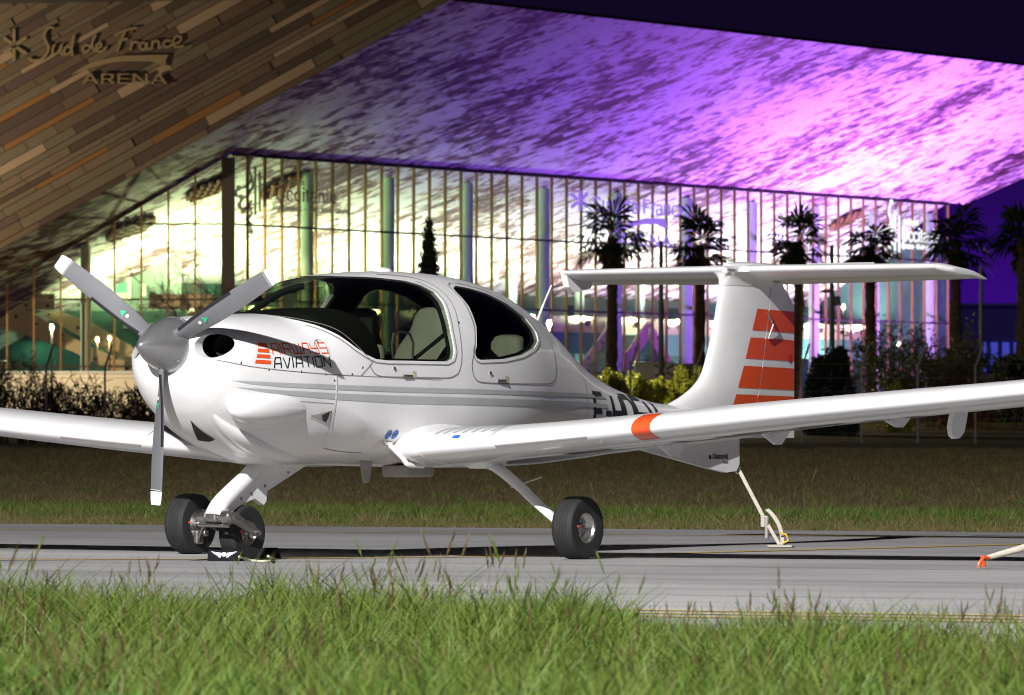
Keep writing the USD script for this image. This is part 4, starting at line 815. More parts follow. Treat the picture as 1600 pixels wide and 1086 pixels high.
# ---- glass front: mullions, transoms, panes
def member(p0, p1, w, d, dirn):        # a bar from p0 to p1, w wide along dirn, d deep across it
    p0, p1 = np.asarray(p0), np.asarray(p1); ax = p1 - p0; dirn = np.asarray(dirn) / np.linalg.norm(dirn); dep = np.cross(ax / np.linalg.norm(ax), dirn)
    c = lambda p: np.array([p + dirn * a * w / 2 + dep * b * d / 2 for a, b in ((-1, -1), (1, -1), (1, 1), (-1, 1))])
    m = loft([c(p0), c(p1)]); 
    return m
NB = 50; SP = S_END / NB; Z1, Z2, Z3 = 12.59, 8.36, 4.6
for k in range(1, NB + 1):
    s = k * SP
    obj('mullion', member(F(s, .06, FLOOR), F(s, .06, ZF - .02), .11, .16, UV), FRAME, arena)
for z in (Z1, Z2, Z3):
    obj('transom', member(F(.4, .03, z), F(S_END, .03, z), .11, .17, (0, 0, 1)), DFRAME, arena)
obj('head_rail', member(F(.4, .03, ZF - .10), F(S_END, .03, ZF - .10), .16, .20, (0, 0, 1)), DFRAME, arena)
for k in range(NB):
    for za, zb in ((FLOOR, Z3), (Z3, Z2), (Z2, Z1), (Z1, ZF - .18)):
        obj('pane', trimesh.Trimesh(np.array([F(k * SP + .05, -.02, za), F((k + 1) * SP - .05, -.02, za), F((k + 1) * SP - .05, -.02, zb), F(k * SP + .05, -.02, zb)]), np.array([[0, 1, 2], [0, 2, 3]]), process=False), PANE, arena)
obj('corner_column', bx(CX - .42, CX + .30, CY - .35, CY + .6, FLOOR, ZF - .3), DFRAME, arena)
X_ = np.array([1.0, 0, 0]); zl = lambda x: ZF + KS * sn([x, CY, 0])[1]
for k in range(1, 14):
    x = CX - .4 - k * 1.505
    top = zl(x) - .1
    if top > FLOOR + .3: obj('mullion', member((x, CY - .06, FLOOR), (x, CY - .06, top), .11, .16, X_), FRAME, arena)
obj('raking_head_rail', member((CX - .4, CY - .03, zl(CX - .4) - .1), (CX - 20, CY - .03, zl(CX - 20) - .1), .14, .2, (0, 0, 1)), DFRAME, arena)
for z in (Z1, Z2, Z3):
    xl = CX - (ZF - z) / (KS * .851) - .1
    obj('transom', member((CX - .45, CY - .02, z), (max(xl, CX - 20), CY - .02, z), .11, .17, (0, 0, 1)), DFRAME, arena)
for k in range(13):
    x1, x0 = CX - .45 - k * 1.505, CX - .35 - (k + 1) * 1.505
    for za, zb in ((FLOOR, Z3), (Z3, Z2), (Z2, Z1), (Z1, ZF)):
        t0, t1 = min(zb, zl(x0) - .15), min(zb, zl(x1) - .15)
        if t1 > za + .1: obj('pane', trimesh.Trimesh(np.array([(x0, CY + .03, za), (x1, CY + .03, za), (x1, CY + .03, t1), (x0, CY + .03, max(t0, za))]), np.array([[0, 1, 2], [0, 2, 3]]), process=False), PANE, arena)
for px_ in (480, 607, 730, 850, 963, 1073, 1175, 1272, 1366, 1452):
    lo, hi = 0., S_END
    for _ in range(40):
        mid = (lo + hi) / 2; p = F(mid, -1.1, 0); pp = 800 + FPX * p[0] / p[1]
        lo, hi = (mid, hi) if pp < px_ else (lo, mid)
    c = F(lo, -1.1, 0); top = soff_z(-1.1)
    m = trimesh.creation.cylinder(.36, top - FLOOR, sections=28); m.apply_translation([c[0], c[1], (top + FLOOR) / 2]); obj('column', m, COLM, arena, smooth=30)
for px_, dy in ((134, 1.2), (430, 8.5), (505, 8), (700, 8.2), (800, 8.), (905, 8.2), (1000, 8.2)):
    if px_ == 134: c = at(134, 500, CY + 1.2)
    else:
        lo, hi = 0., S_END
        for _ in range(40):
            mid = (lo + hi) / 2; p = F(mid, -dy, 0); pp = 800 + FPX * p[0] / p[1]; lo, hi = (mid, hi) if pp < px_ else (lo, mid)
        c = F(lo, -dy, 0)
    top = ZF + KS * sn([c[0], c[1], 0])[1]
    m = trimesh.creation.cylinder(.30, top - FLOOR, sections=24); m.apply_translation([c[0], c[1], (top + FLOOR) / 2]); obj('inner_column', m, COLM, arena, smooth=30)
# ---- indoors: floor, back wall, gallery, stairs
def wall_uz(s0, s1, n, z0, z1, mat, name, d=.25, label=None):
    obj(name, loft([np.array([F(s0, n, z), F(s1, n, z), F(s1, n - d, z), F(s0, n - d, z)]) for z in (z0, z1)]), mat, arena, label=label)
obj('lobby_floor', loft([np.array([(CX - 26, CY + .2, z), (CX - .1, CY + .2, z), F(S_END, -.3, z), F(S_END, -12, z), (CX - 3, CY + 10.2, z), (CX - 26, CY + 10.2, z)]) for z in (FLOOR - .3, FLOOR)]), FLOORM, arena)
b0 = world_sn(CX - 3, CY + 9.5)
wall_uz(b0[0], S_END, -10.2, Z2 + .05, soff_z(-10.2) + 1.5, GWALL, 'upper_back_wall'); wall_uz(b0[0], S_END, -10.2, FLOOR, Z2 + .04, DTEAL, 'lower_back_wall')
wall_uz(4, S_END - 1, -5.6, 7.25, 8.25, PERF, 'gallery_parapet', .12); wall_uz(4, S_END - 1, -5.75, 5.9, 7.24, TEAL, 'gallery_fascia', .2)
obj('gallery_slab', loft([np.array([F(4, -5.8, z), F(S_END - 1, -5.8, z), F(S_END - 1, -10.2, z), F(4, -10.2, z)]) for z in (6.9, 7.2)]), CONC, arena)
obj('end_wall', loft([np.array([F(S_END + .05, -.2, z), F(S_END + .3, -.2, z), F(S_END + .3, -14, z), F(S_END + .05, -14, z)]) for z in (FLOOR, 14.0)]), DTEAL, arena)
rr_ = random.Random(4)
for k in range(26):                                                     # doors, kiosks and pale panels on the back wall
    s = 6 + k * 3.0 + rr_.uniform(-.5, .5); zz = FLOOR if k % 2 else 7.25; w = rr_.uniform(.9, 2.0); h = rr_.uniform(1.6, 2.6)
    wall_uz(s, s + w, -10.05, zz, zz + h, (DGREEN, GWALL, TEAL, CONC)[k % 4], 'door_panel', .1)
    if k % 3 == 0: wall_uz(s + .2, s + w - .3, -9.98, zz + .5, zz + h - .4, MAT('pale_kiosk_panel', (.6, .6, .55), .5) if k == 0 else UsdShade.Material.Get(stage, '/World/Looks/pale_kiosk_panel'), 'notice_panel', .05)
STEPM = MAT('green_grey_step', (.16, .22, .19), .7)
def flight(s0, s1, n0, z0, z1, w, ns, name):
    for k in range(ns):
        a, b = s0 + (s1 - s0) * k / ns, s0 + (s1 - s0) * (k + 1) / ns; z = z0 + (z1 - z0) * (k + 1) / ns
        obj('stair_step', loft([np.array([F(a, n0, q), F(b, n0, q), F(b, n0 - w, q), F(a, n0 - w, q)]) for q in (z - .22, z)]), STEPM, arena)
    for nn in (n0 + .12, n0 - w):
        obj('stair_parapet', loft([np.array([F(s0, nn, z0 - .3), F(s1, nn, z1 - .3), F(s1, nn, z1 + .9), F(s0, nn, z0 + .9)]), np.array([F(s0, nn - .1, z0 - .3), F(s1, nn - .1, z1 - .3), F(s1, nn - .1, z1 + .9), F(s0, nn - .1, z0 + .9)])]), PERF, arena)
flight(43, 50, -2.2, FLOOR, 7.1, 2.6, 22, 'a'); flight(56, 50.2, -2.2, FLOOR, 7.1, 2.6, 22, 'b')
# left lobby behind the corner, seen square on
yb = CY + 9.3
obj('left_back_wall', bx(CX - 26, CX - 3.2, yb, yb + .3, FLOOR, 14.5), GWALL, arena)
obj('left_dark_wall', bx(CX - 26, CX - 8.9, CY + 8.6, CY + 8.8, Z2 - .2, 11), DGREEN, arena)
obj('left_lower_wall', bx(CX - 26, CX - 1.5, CY + 8.7, CY + 8.9, FLOOR, 7.9), DGREEN, arena)
def xz_panel(pts, y, d, mat, name):
    m = extrude(Polygon(pts), d); v = m.vertices; m.vertices = np.c_[v[:, 0], y + v[:, 2], v[:, 1]]; m.invert() if m.volume < 0 else None; m.fix_normals(); return obj(name, m, mat, arena)
def XZ(px, py, Y_): p = at(px, py, Y_); return (p[0], p[2])
yg = CY + 4.0
xz_panel([XZ(-30, 457, yg), XZ(85, 459, yg), XZ(85, 484, yg), XZ(-30, 482, yg)], yg, .15, PERF, 'gallery_parapet')
xz_panel([XZ(232, 459, yg), XZ(338, 460, yg), XZ(338, 484, yg), XZ(232, 483, yg)], yg, .15, PERF, 'gallery_parapet')
xz_panel([XZ(-30, 480, yg), XZ(40, 483, yg), XZ(130, 537, yg), XZ(215, 572, yg), XZ(215, 600, yg), XZ(110, 548, yg), XZ(-30, 500, yg)], yg + .4, .15, PERF, 'stair_parapet')
xz_panel([XZ(85, 484, yg), XZ(135, 500, yg), XZ(260, 575, yg), XZ(260, 600, yg), XZ(130, 530, yg), XZ(60, 490, yg)], yg + 1.8, .15, PERF, 'stair_parapet')
for k in range(24):
    x0, z0 = XZ(20 + k * 8.4, 490 + k * 4.6, yg); obj('stair_step', bx(x0, x0 + .32, yg + .6, yg + 1.75, z0 - .3, z0), STEPM, arena)
xz_panel([XZ(174, 434, yb), XZ(205, 434, yb), XZ(205, 470, yb), XZ(174, 470, yb)], yb - .2, .12, MAT('cream_notice', (.6, .58, .42), .6), 'notice_panel')
xz_panel([XZ(180, 440, yb), XZ(199, 440, yb), XZ(199, 458, yb), XZ(180, 458, yb)], yb - .26, .05, TEAL, 'notice_picture')
xz_panel([XZ(219, 443, yb), XZ(229, 443, yb), XZ(229, 462, yb), XZ(219, 462, yb)], yb - .2, .12, UsdShade.Material.Get(stage, '/World/Looks/pale_kiosk_panel'), 'notice_panel')
LETW = MAT('white_letters', (.75, .8, .75), .5)
def text_on(text, h, p, udir, mat, name, parent, depth=.06, bold=False, label=None, nrm=None, squeeze=1.0):
    m = meshkit.text_mesh(text, h, depth, bold); v = m.vertices.copy(); udir = np.asarray(udir, float); up = np.array([0, 0, 1.]); nn = np.cross(udir, up)
    m.vertices = np.asarray(p)[None] + v[:, :1] * udir * squeeze + v[:, 1:2] * up + v[:, 2:3] * nn
    ps = m.split(only_watertight=False)
    if len(ps) < 2: return obj(name, m, mat, parent, label=label)
    g = thing(name, label, None, (0, 0, 0), parent=parent)
    for q_ in ps: obj('letter', q_, mat, g)
    return g
text_on('B', 1.15, at(86, 440, CY + 8.5), X_, LETW, 'wall_letter', arena, .08)
text_on('H+', .8, F(33, -5.7, 6.15), UV, LETW, 'wall_letters', arena, .05); text_on('GO2', .8, F(37.5, -5.7, 6.15), UV, LETW, 'wall_letters', arena, .05)
GRILL = MAT('rust_grille', (.26, .12, .055), .6)
for (gx0, gy0), (gx1, gy1) in (((290, 303), (355, 281)), ((165, 365), (240, 342)), ((405, 302), (470, 272)), ((1295, 352), (1345, 330))):   # ceiling grilles, rounded at the ends
    n_in = -2.4 if gx0 > 340 else None
    pl = [soff(x, y) for x, y in ((gx0, gy0), (gx1, gy1))]; c = (pl[0] + pl[1]) / 2; ax = pl[1] - pl[0]; ax /= np.linalg.norm(ax); nn = -PLN / np.linalg.norm(PLN); nn = nn if nn[2] < 0 else -nn; b = np.cross(nn, ax)
    Lh, Wh = np.linalg.norm(pl[1] - pl[0]) / 2, 1.5
    g = LineString([(-Lh + Wh * .6, 0), (Lh - Wh * .6, 0)]).buffer(Wh * .6); v, f = tri_poly(g)
    to3 = lambda v, h: c + v[:, :1] * ax + v[:, 1:2] * b + nn * h
    gr_ = obj('ceiling_grille', trimesh.Trimesh(to3(v, .08), f, process=False), HOLE, arena)
    for q in np.arange(-Lh, Lh, .55):
        ln = LineString([(q, -3), (q + .3, 3)]).intersection(g)
        if ln.length > .2:
            e0, e1 = np.array(ln.coords); P = to3(np.array([e0, e1]), .22); obj('grille_bar', tube(P, .11, 4), GRILL, gr_)
    for q in np.arange(-Wh * .5, Wh * .5, .42):
        ln = LineString([(-9, q), (9, q)]).intersection(g)
        if ln.length > .2:
            e0, e1 = np.array(ln.coords); P = to3(np.array([e0, e1]), .22); obj('grille_bar', tube(P, .09, 4), GRILL, gr_)
# ---- clad wall: a leaf of long boards laid along its raking lower edge
A3, E3 = F(*a_sn, soff_z(a_sn[1])), F(*(a_sn + e_sn), soff_z((a_sn + e_sn)[1])); wdir = (A3 - E3); wdir[2] = 0; wlen = np.linalg.norm(wdir); wdir /= wlen; wn = np.array([wdir[1], -wdir[0], 0])
TOPZ = A3[2] + .0; slope = (A3[2] - E3[2]) / wlen; ang = math.atan(slope)
x_l = -9.0                                                             # wall coordinate (0 at E, wlen at A), continues left out of the picture
region = Polygon([(wlen, TOPZ), (wlen - .001, TOPZ + .25), (x_l, TOPZ - .45), (x_l, E3[2] + x_l * slope)])
W0 = E3 * [1, 1, 0]
def wall3(v, h): return W0 + v[:, :1] * wdir + v[:, 1:2] * np.array([0, 0, 1.]) + wn * h
def wall_piece(g, h0, h1, mat, name, parent=arena, label=None):
    m = extrude(g, 1.0); v = m.vertices; m.vertices = W0 + v[:, :1] * wdir + v[:, 1:2] * np.array([0, 0, 1.]) + wn * (h0 + (h1 - h0) * v[:, 2:3]); m.fix_normals(); return obj(name, m, mat, parent, label=label)
clad = wall_piece(region, -.6, -.06, DFRAME, 'clad_wall', label='brown clad wall of long slanting boards')
rng_ = random.Random(8); rot = lambda g: affinity.translate(affinity.rotate(g, math.degrees(ang), origin=(0, 0)), wlen, TOPZ)
row, kk = 0.0, 0
while row < 16.5:
    hgt = rng_.choice([.28, .34, .46, .5, .58]); x = -32 - rng_.uniform(0, 4)
    while x < 14:
        Lb = rng_.choice([2.2, 3.2, 4.2, 5.2, 6.4]) * rng_.uniform(.85, 1.15)
        g = rot(sbox(x + .02, row + .02, x + Lb - .02, row + hgt - .02)).intersection(region)
        if g.area > .05 and g.geom_type == 'Polygon':
            kind_ = rng_.choices(range(7), [5, 5, 3, 2.2, 2.4 if hgt < .5 else .3, 2, 4])[0]
            wall_piece(g, -.055, rng_.choice([.0, .02, .04, .07]), CLADT[kind_], 'cladding_board', clad); kk += 1
        x += Lb
    row += hgt
obj('eave_trim', member(wall3(np.array([[x_l, TOPZ - .45 + .12]]), .1)[0], wall3(np.array([[wlen, TOPZ + .25 + .12]]), .1)[0], .3, 1.4, (0, 0, 1)), DFRAME, arena)
# ---- signs
SIGNM = MAT('sign_metal_bronze', (.19, .155, .09), .5, metal=.1)
sg = thing('wall_sign', 'raised bronze script lettering with star and swoosh on the brown boards', 'sign')
def W_at(px, py): p = on_plane(px, py, W0, wn); return np.array([(p - W0) @ wdir, p[2]])
def stroke_sign(strokes, w, name, label=None):
    g = unary_union([LineString([W_at(*q) for q in st]).buffer(w / 2, cap_style=1) for st in strokes]); return wall_piece(g, .09, .19, SIGNM, name, sg, label)
def curve(pts, n=24):
    p = np.array(pts, float); s = np.r_[0, np.cumsum(np.linalg.norm(np.diff(p, axis=0), axis=1))]; q = np.linspace(0, s[-1], n); return np.c_[PchipInterpolator(s, p[:, 0])(q), PchipInterpolator(s, p[:, 1])(q)]
stroke_sign([[(22, 48), (22, 65)], [(22, 77), (22, 93)], [(7, 60), (17, 67)], [(27, 75), (40, 83)], [(7, 82), (17, 76)], [(28, 68), (40, 60)]], .16, 'star_emblem')
script = [curve([(83, 44), (78, 43), (72, 48), (69, 56), (72, 66), (76, 75), (72, 86), (62, 94), (52, 95), (46, 92)]),
          curve([(85, 71), (82, 80), (84, 86), (90, 83), (95, 73)]), curve([(96, 71), (95, 80), (98, 86)]), curve([(112, 76), (105, 73), (100, 80), (103, 86), (110, 81), (113, 70), (115, 57)]), curve([(115, 58), (112, 75), (113, 87)]),
          curve([(141, 73), (134, 71), (129, 77), (133, 82), (140, 77), (144, 66), (149, 56)]), curve([(148, 57), (144, 72), (148, 80)]), curve([(150, 76), (158, 72), (157, 67), (151, 71), (150, 78), (156, 81), (166, 74)]),
          curve([(180, 55), (195, 48), (212, 44)]), curve([(196, 48), (190, 62), (183, 80)]), curve([(186, 65), (198, 61)]), curve([(206, 66), (204, 78)]), curve([(205, 72), (211, 66), (216, 67)]), curve([(229, 70), (222, 67), (218, 74), (223, 78), (229, 69)]), curve([(230, 68), (229, 77), (234, 76)]),
          curve([(238, 65), (237, 76)]), curve([(238, 70), (244, 64), (248, 66), (248, 75), (252, 74)]), curve([(266, 64), (259, 64), (255, 70), (259, 74), (268, 70)]), curve([(270, 69), (281, 65), (283, 58), (276, 57), (270, 66), (274, 74), (286, 72)])]
stroke_sign(script, .13, 'script_lettering', label='script words Sud de France')
top = curve([(113, 116), (150, 96), (200, 87), (263, 86)]); bot = curve([(258, 105), (230, 96), (195, 96), (150, 104), (113, 118)])
wall_piece(Polygon([W_at(*q) for q in np.vstack([top, [(259, 95)], bot])]).buffer(0), .09, .18, SIGNM, 'swoosh', sg)
p = on_plane(127, 131, W0, wn) + wn * .14
text_on('ARENA', .56, p, wdir, SIGNM, 'sign_letters', sg, .14, False, 'raised capital letters ARENA', squeeze=1.85)
GSIGN = usdkit.material(stage, '/World/Looks/grey_glass_lettering', {'t': ('transparent_bsdf', {'color': (.9, .9, .9)}), 'd': ('diffuse_bsdf', {'color': (.30, .27, .24)}), 'm': ('mix_closure', {'fac': .62})}, [('t.BSDF', 'm.closure1'), ('d.BSDF', 'm.closure2')], surface='m.closure')
def F_at(px, py, n=.30): return on_plane(px, py, F(0, n, 0), NV)
s2 = thing('glass_sign', 'grey region lettering with looping cross emblem on the glass nearest the dark corner column', 'sign')
def fs(px, py): p = F_at(px, py); return ((p - F(0, .30, 0)) @ UV, p[2])
def fplane(g, mat, name, parent, d=.08, label=None):
    m = extrude(g, d); v = m.vertices; m.vertices = F(0, .30, 0) + v[:, :1] * UV + v[:, 1:2] * np.array([0, 0, 1.]) + v[:, 2:3] * NV; m.fix_normals(); return obj(name, m, mat, parent, label=label)
def occ_emblem(px, sc, py=312):
    st = [[(0, -66), (-4, -48), (0, -34), (-7, -22), (-20, -18)], [(-20, -18), (-25, -9), (-16, -4)], [(-7, -22), (-4, -8), (-14, -2), (-19, 9), (-13, 17)], [(-13, 17), (-4, 8), (0, 2)], [(-4, 10), (0, 22), (-6, 30), (0, 38)], [(-2, 40), (0, 50)], [(6, -50), (6, 22)], [(13, -42), (13, 16)], [(20, -26), (20, 10)], [(0, -34), (2, -22), (-3, -12)]]
    g = [LineString([fs(px + a * sc, py + b * sc) for a, b in curve(s_, 12)]).buffer(.075 if True else 0, cap_style=1) for s_ in st]
    g += [Point(fs(px + a * sc, py + b * sc)).buffer(.17) for a, b in ((0, -66), (-20, -18), (-25, -9), (-16, -4), (-19, 9), (-13, 17), (0, 50), (-6, 30), (24, -8))]
    return unary_union(g)
fplane(occ_emblem(392, 1.0), GSIGN, 'cross_emblem', s2)
def ftext(text, h, px, py, mat, par, sq=1.0, lab=None): text_on(text, h, F_at(px, py), UV, mat, 'sign_letters', par, .06, False, lab, squeeze=sq)
ftext('la Région', .38, 424, 287, GSIGN, s2, 1.45, 'letters la Région'); ftext('Occitanie', .80, 429, 313, GSIGN, s2, 1.30, 'large letters Occitanie'); ftext('Pyrénées – Méditerranée', .33, 425, 328, GSIGN, s2, 1.5, 'small letters Pyrénées Méditerranée')
LITS = EMIT('lit_sign_white', (.95, .97, 1.0), 1.3)
s3 = thing('lit_glass_sign', 'glowing white region lettering with emblem on the glass at the far end', 'sign')
fplane(occ_emblem(1392, .95, 378), LITS, 'cross_emblem', s3)
ftext('la Région', .42, 1412, 351, LITS, s3, .8); ftext('Occitanie', .95, 1408, 377, LITS, s3, .95, 'large glowing letters Occitanie'); ftext('Pyrénées – Méditerranée', .36, 1408, 388, LITS, s3, .8)
VIO = EMIT('glowing_violet_lettering', (.36, .20, .95), 0.9)  # glowing violet lettering on the glass
s4 = thing('violet_glass_lettering', 'violet outline script with star, swoosh and capitals on the glass behind the two left palms', 'sign')
fplane(unary_union([LineString([fs(*a), fs(*b)]).buffer(.10) for a, b in (((905, 300), (905, 310)), ((905, 316), (905, 327)), ((893, 304), (901, 311)), ((909, 316), (916, 322)), ((893, 323), (901, 317)), ((909, 311), (916, 303)))]), VIO, 'star_emblem', s4)
ftext('Sud de France', .95, 925, 330, VIO, s4, 1.30, 'violet words Sud de France'); ftext('ARENA', .72, 965, 382, VIO, s4, 2.0, 'violet capitals ARENA')
tp_, bt_ = curve([(952, 365), (985, 347), (1015, 341), (1038, 342)]), curve([(1040, 358), (1020, 350), (1000, 351), (975, 358), (952, 366)])
fplane(Polygon([fs(*q) for q in np.vstack([tp_, bt_])]).buffer(0), VIO, 'swoosh', s4)
# ---- unseen lobby uplights placed to light the ceiling, unseen violet floods for the soffit
LAMPM = EMIT('lobby_lamp_face', (.85, 1.0, .80), 6.0)
def disk_light(name, parent, pos, aim, r, I, col, cone=None, soft=.3):
    l = UsdLux.DiskLight.Define(stage, path_for(name, parent)); l.CreateRadiusAttr(r); l.CreateNormalizeAttr(True); l.CreateIntensityAttr(I); l.CreateColorAttr(Gf.Vec3f(*col)); aimed(l, pos, aim)
    if cone: q = UsdLux.ShapingAPI.Apply(l.GetPrim()); q.CreateShapingConeAngleAttr(cone); q.CreateShapingConeSoftnessAttr(soft)
LOB_I, VIO_I = 380.0, 1.4
for k in range(14):
    s = 5 + k * 6.1
    for n_, z_ in ((-5.2, 8.0), (-3.0, 4.2)):
        if n_ == -3.0 and (k % 2 or k < 7): continue
        p = F(s, n_, z_); t = thing('unseen_lobby_uplight', None, None, p, parent=arena)
        obj('lamp_housing', moved(revolve([(0, -.35), (.16, -.35), (.24, 0), (.20, -.05), (0, -.05)], 'z', 16), (0, 0, 0)), DFRAME, t)
        disk_light('lamp', t, (0, 0, .02), tuple(-NV * 5.0 + np.array([0, 0, 5])), .16, LOB_I * (1.0 if n_ < -4 else .8), tuple(np.array([.84, 1.0, .50]) * (1 - k / 13) + np.array([.92, 1.0, .88]) * k / 13), 56, .30)
for k in range(4):  # unseen uplights placed to light the left lobby ceiling
    p = np.array([CX - 3 - k * 4.2, CY + 4.6, 8.6 - .2 * k]); t = thing('unseen_lobby_uplight', None, None, p, parent=arena)
    obj('lamp_housing', revolve([(0, -.35), (.16, -.35), (.24, 0), (.20, -.05), (0, -.05)], 'z', 16), DFRAME, t)
    disk_light('lamp', t, (0, 0, .02), (0, 4.5, 5), .16, LOB_I * (.75, .6, .3, .15)[k], (.78, 1.0, .50), 58, .35)
    p2 = np.array([CX - 3 - k * 4.2, CY + 7.6, 6.6]); disk_light('unseen_lower_lamp', arena, p2, p2 - [0, 1.5, 5], .2, 28, (.45, 1.0, .68))  # unseen lamp without fixture, placed to light the left lower lobby
for k in range(8):
    p = F(8 + k * 10, -7.5, 6.7); disk_light('unseen_gallery_lamp', arena, p, p - [0, 0, 5], .2, 60, (.6, 1.0, .95))  # unseen lamps without fixtures, placed to light the space under the gallery
for i, (s, n_, I, aim_n, ds) in enumerate(((24, 9, 240, 8, 0), (40, 9, 560, 8, 6), (52, 8.5, 1100, 7, 6), (62, 8, 2300, 8, 6), (72, 8, 2300, 8, 5), (84, 9, 1250, 9, 4))):  # unseen violet floods, placed to light the soffit
    p = F(s, n_, 3.2); fl = thing('unseen_violet_floodlight', ('small unseen violet floodlight aimed up at the soffit, nearest the dark corner column', 'second unseen violet floodlight from the dark corner column', 'third unseen violet floodlight from the dark corner column, left of the fin', 'unseen violet floodlight before the glass behind the tail fin', 'unseen violet floodlight before the glass right of the rudder', 'unseen violet floodlight nearest the far end of the glass front')[i], 'floodlight', p, math.degrees(AROT), group='unseen violet floodlights before the glass front')
    obj('lamp_body', rounded(.5, .35, .4, .06), DFRAME, fl, smooth=30); obj('bracket', bx(-.3, .3, -.05, .05, -.9, -.22), DFRAME, fl)
    obj('lens', bx(-.2, .2, -.12, .12, .202, .215), EMIT('violet_lens', (.35, .1, 1.0), 25) if i == 0 else UsdShade.Material.Get(stage, '/World/Looks/violet_lens'), fl)
    pl = p + np.array([0, 0, .25]); a_ = F(s + ds, aim_n, soff_z(aim_n))
    loc = lambda q: np.array([(q - p) @ UV, (q - p) @ np.array([-UV[1], UV[0], 0]), (q - p)[2]])
    disk_light('lamp', fl, loc(pl), loc(a_), .2, I * VIO_I, ((.22, .08, 1.0), (.30, .07, 1.0), (.36, .08, 1.0), (.50, .15, 1.0), (.52, .19, 1.0), (.50, .17, 1.0))[i])
# ================================================================== LOW WALL, FENCE, POLES
def X_of(px, Y): return float(at(px, 600, Y)[0])
def Z_of(py, Y): return float(at(800, py, Y)[2])
BEIGEW = MAT('cream_rendered_wall', (.62, .55, .42), .85, var=.2, scale=.5)
lw_ = obj('boundary_wall', bx(X_of(-60, 270), X_of(262, 270), 270, 270.3, .8, Z_of(584, 270)), BEIGEW, None, label='long low cream wall behind the bare shrubs by the arena', cat='wall')
obj('wall_coping', bx(X_of(-60, 270), X_of(262, 270), 269.9, 270.4, Z_of(584, 270), Z_of(584, 270) + .12), CONC, lw_)
obj('kiosk_wall', bx(X_of(993, 300), X_of(1056, 300), 300, 302, 1.0, Z_of(566, 300)), CONC, None, label='pale concrete wall panel with star emblem under the lobby stairs', cat='wall')
kw = stage.GetPrimAtPath('/World/kiosk_wall')
star = unary_union([LineString([(-.5 * math.cos(a), -.5 * math.sin(a)), (-.15 * math.cos(a), -.15 * math.sin(a))]).buffer(.05) for a in np.arange(6) * np.pi / 3 + np.pi / 6])
m = extrude(star, .03); v = m.vertices; m.vertices = np.c_[X_of(1038, 300) + v[:, 0], 299.97 + v[:, 2] * 0 + v[:, 2], Z_of(579, 300) + v[:, 1]]; obj('star_emblem', m, DFRAME, kw)
obj('dark_kiosk', bx(X_of(1057, 301), X_of(1098, 301), 301, 303, 1.0, Z_of(568, 301)), MAT('dark_plum_panel', (.05, .03, .06), .5), None, label='dark plum kiosk panel beside the pale concrete wall', cat='kiosk')
fence = thing('perimeter_fence', 'tall thin wire fence with bent topped posts crossing the airfield edge', 'fence')
FPOST = MAT('galvanised_post', (.16, .155, .145), .7, metal=.3); YF = 160.0
for k, px in enumerate(list(range(-20, 900, 92)) + [985, 1088, 1160, 1253, 1346, 1434, 1524, 1610]):
    x = X_of(px, YF); z0 = float(gz(x, YF)); r_ = .032
    obj('post', tube([(x, YF, z0 - .1), (x, YF, z0 + 2.05), (x + .05, YF - .02, z0 + 2.15), (x + .20, YF - .12, z0 + 2.62)], r_, 6), FPOST, fence, smooth=40)
for k in range(6):
    obj('wire', tube([(X_of(-20, YF), YF, float(gz(X_of(-20, YF), YF)) + .3 + .36 * k), (X_of(1610, YF), YF, float(gz(X_of(1610, YF), YF)) + .3 + .36 * k)], .005, 3), FPOST, fence)
POLEM = MAT('dark_lamp_pole', (.05, .05, .05), .5)
def lamp_pole(px, ptop, pbase, Y, label, lit=None, w=.11, arm=0, I=0, col=(1, .62, .25), cam_box=False):
    x, zt, zb = X_of(px, Y), Z_of(ptop, Y), float(gz(X_of(px, Y), Y)) - .1
    t = thing('lamp_post', label, 'lamp post', (x, Y, 0))
    obj('pole', tube([(0, 0, zb), (0, 0, (zb + zt) / 2), (0, 0, zt)], [w * 1.15, w, w * .75], 10), POLEM, t, smooth=40)
    obj('base_plate', bx(-.2, .2, -.2, .2, zb, zb + .12), POLEM, t)
    if cam_box: obj('junction_box', rounded(.3, .3, .42, .05, (.22, 0, Z_of(470, Y))), POLEM, t, smooth=30); obj('camera_bracket', rounded(.5, .16, .14, .03, (-.2, 0, Z_of(455, Y))), POLEM, t, smooth=30)
    if lit:
        obj('lamp_cap', moved(revolve([(0, .05), (.09, .02), (.09, 0), (0, .0)][::-1], 'z', 14), (arm, 0, zt + .10)), POLEM, t, smooth=30)
        g = trimesh.creation.icosphere(2, .095); g.apply_translation([arm, 0, zt - .02]); obj('globe', g, lit, t, smooth=True)
        if I:
            l = UsdLux.SphereLight.Define(stage, path_for('lamp', t)); l.CreateRadiusAttr(.11); l.CreateNormalizeAttr(True); l.CreateIntensityAttr(I); l.CreateColorAttr(Gf.Vec3f(*col)); l.AddTranslateOp().Set(Gf.Vec3d(arm, -.0, zt - .02))
    return t
WARM = EMIT('warm_lamp_globe', (1.0, .78, .45), 14.0); WHITEL = EMIT('white_lamp_globe', (1.0, .93, .8), 22.0)
lamp_pole(81, 511, 600, 262, 'lit lamp post standing alone furthest to the left before the glass', WARM, .05, 0, 1300, (1, .82, .56))
lamp_pole(152, 530, 600, 300, 'lit lamp post of the close pair, the one touching the pale green column', WARM, .05, 0, 350)
lamp_pole(171, 528, 600, 300, 'lit lamp post of the close pair, the one further from the green column', WARM, .05, 0, 350)
lamp_pole(858, 505, 600, 222, 'bright lit lamp post behind the aircraft tail boom antenna', WHITEL, .06, 0, 3000, (1, .85, .5))
lamp_pole(1318, 479, 600, 300, 'lit lamp post right of the palm behind the rudder', WARM, .05, 0, 300)
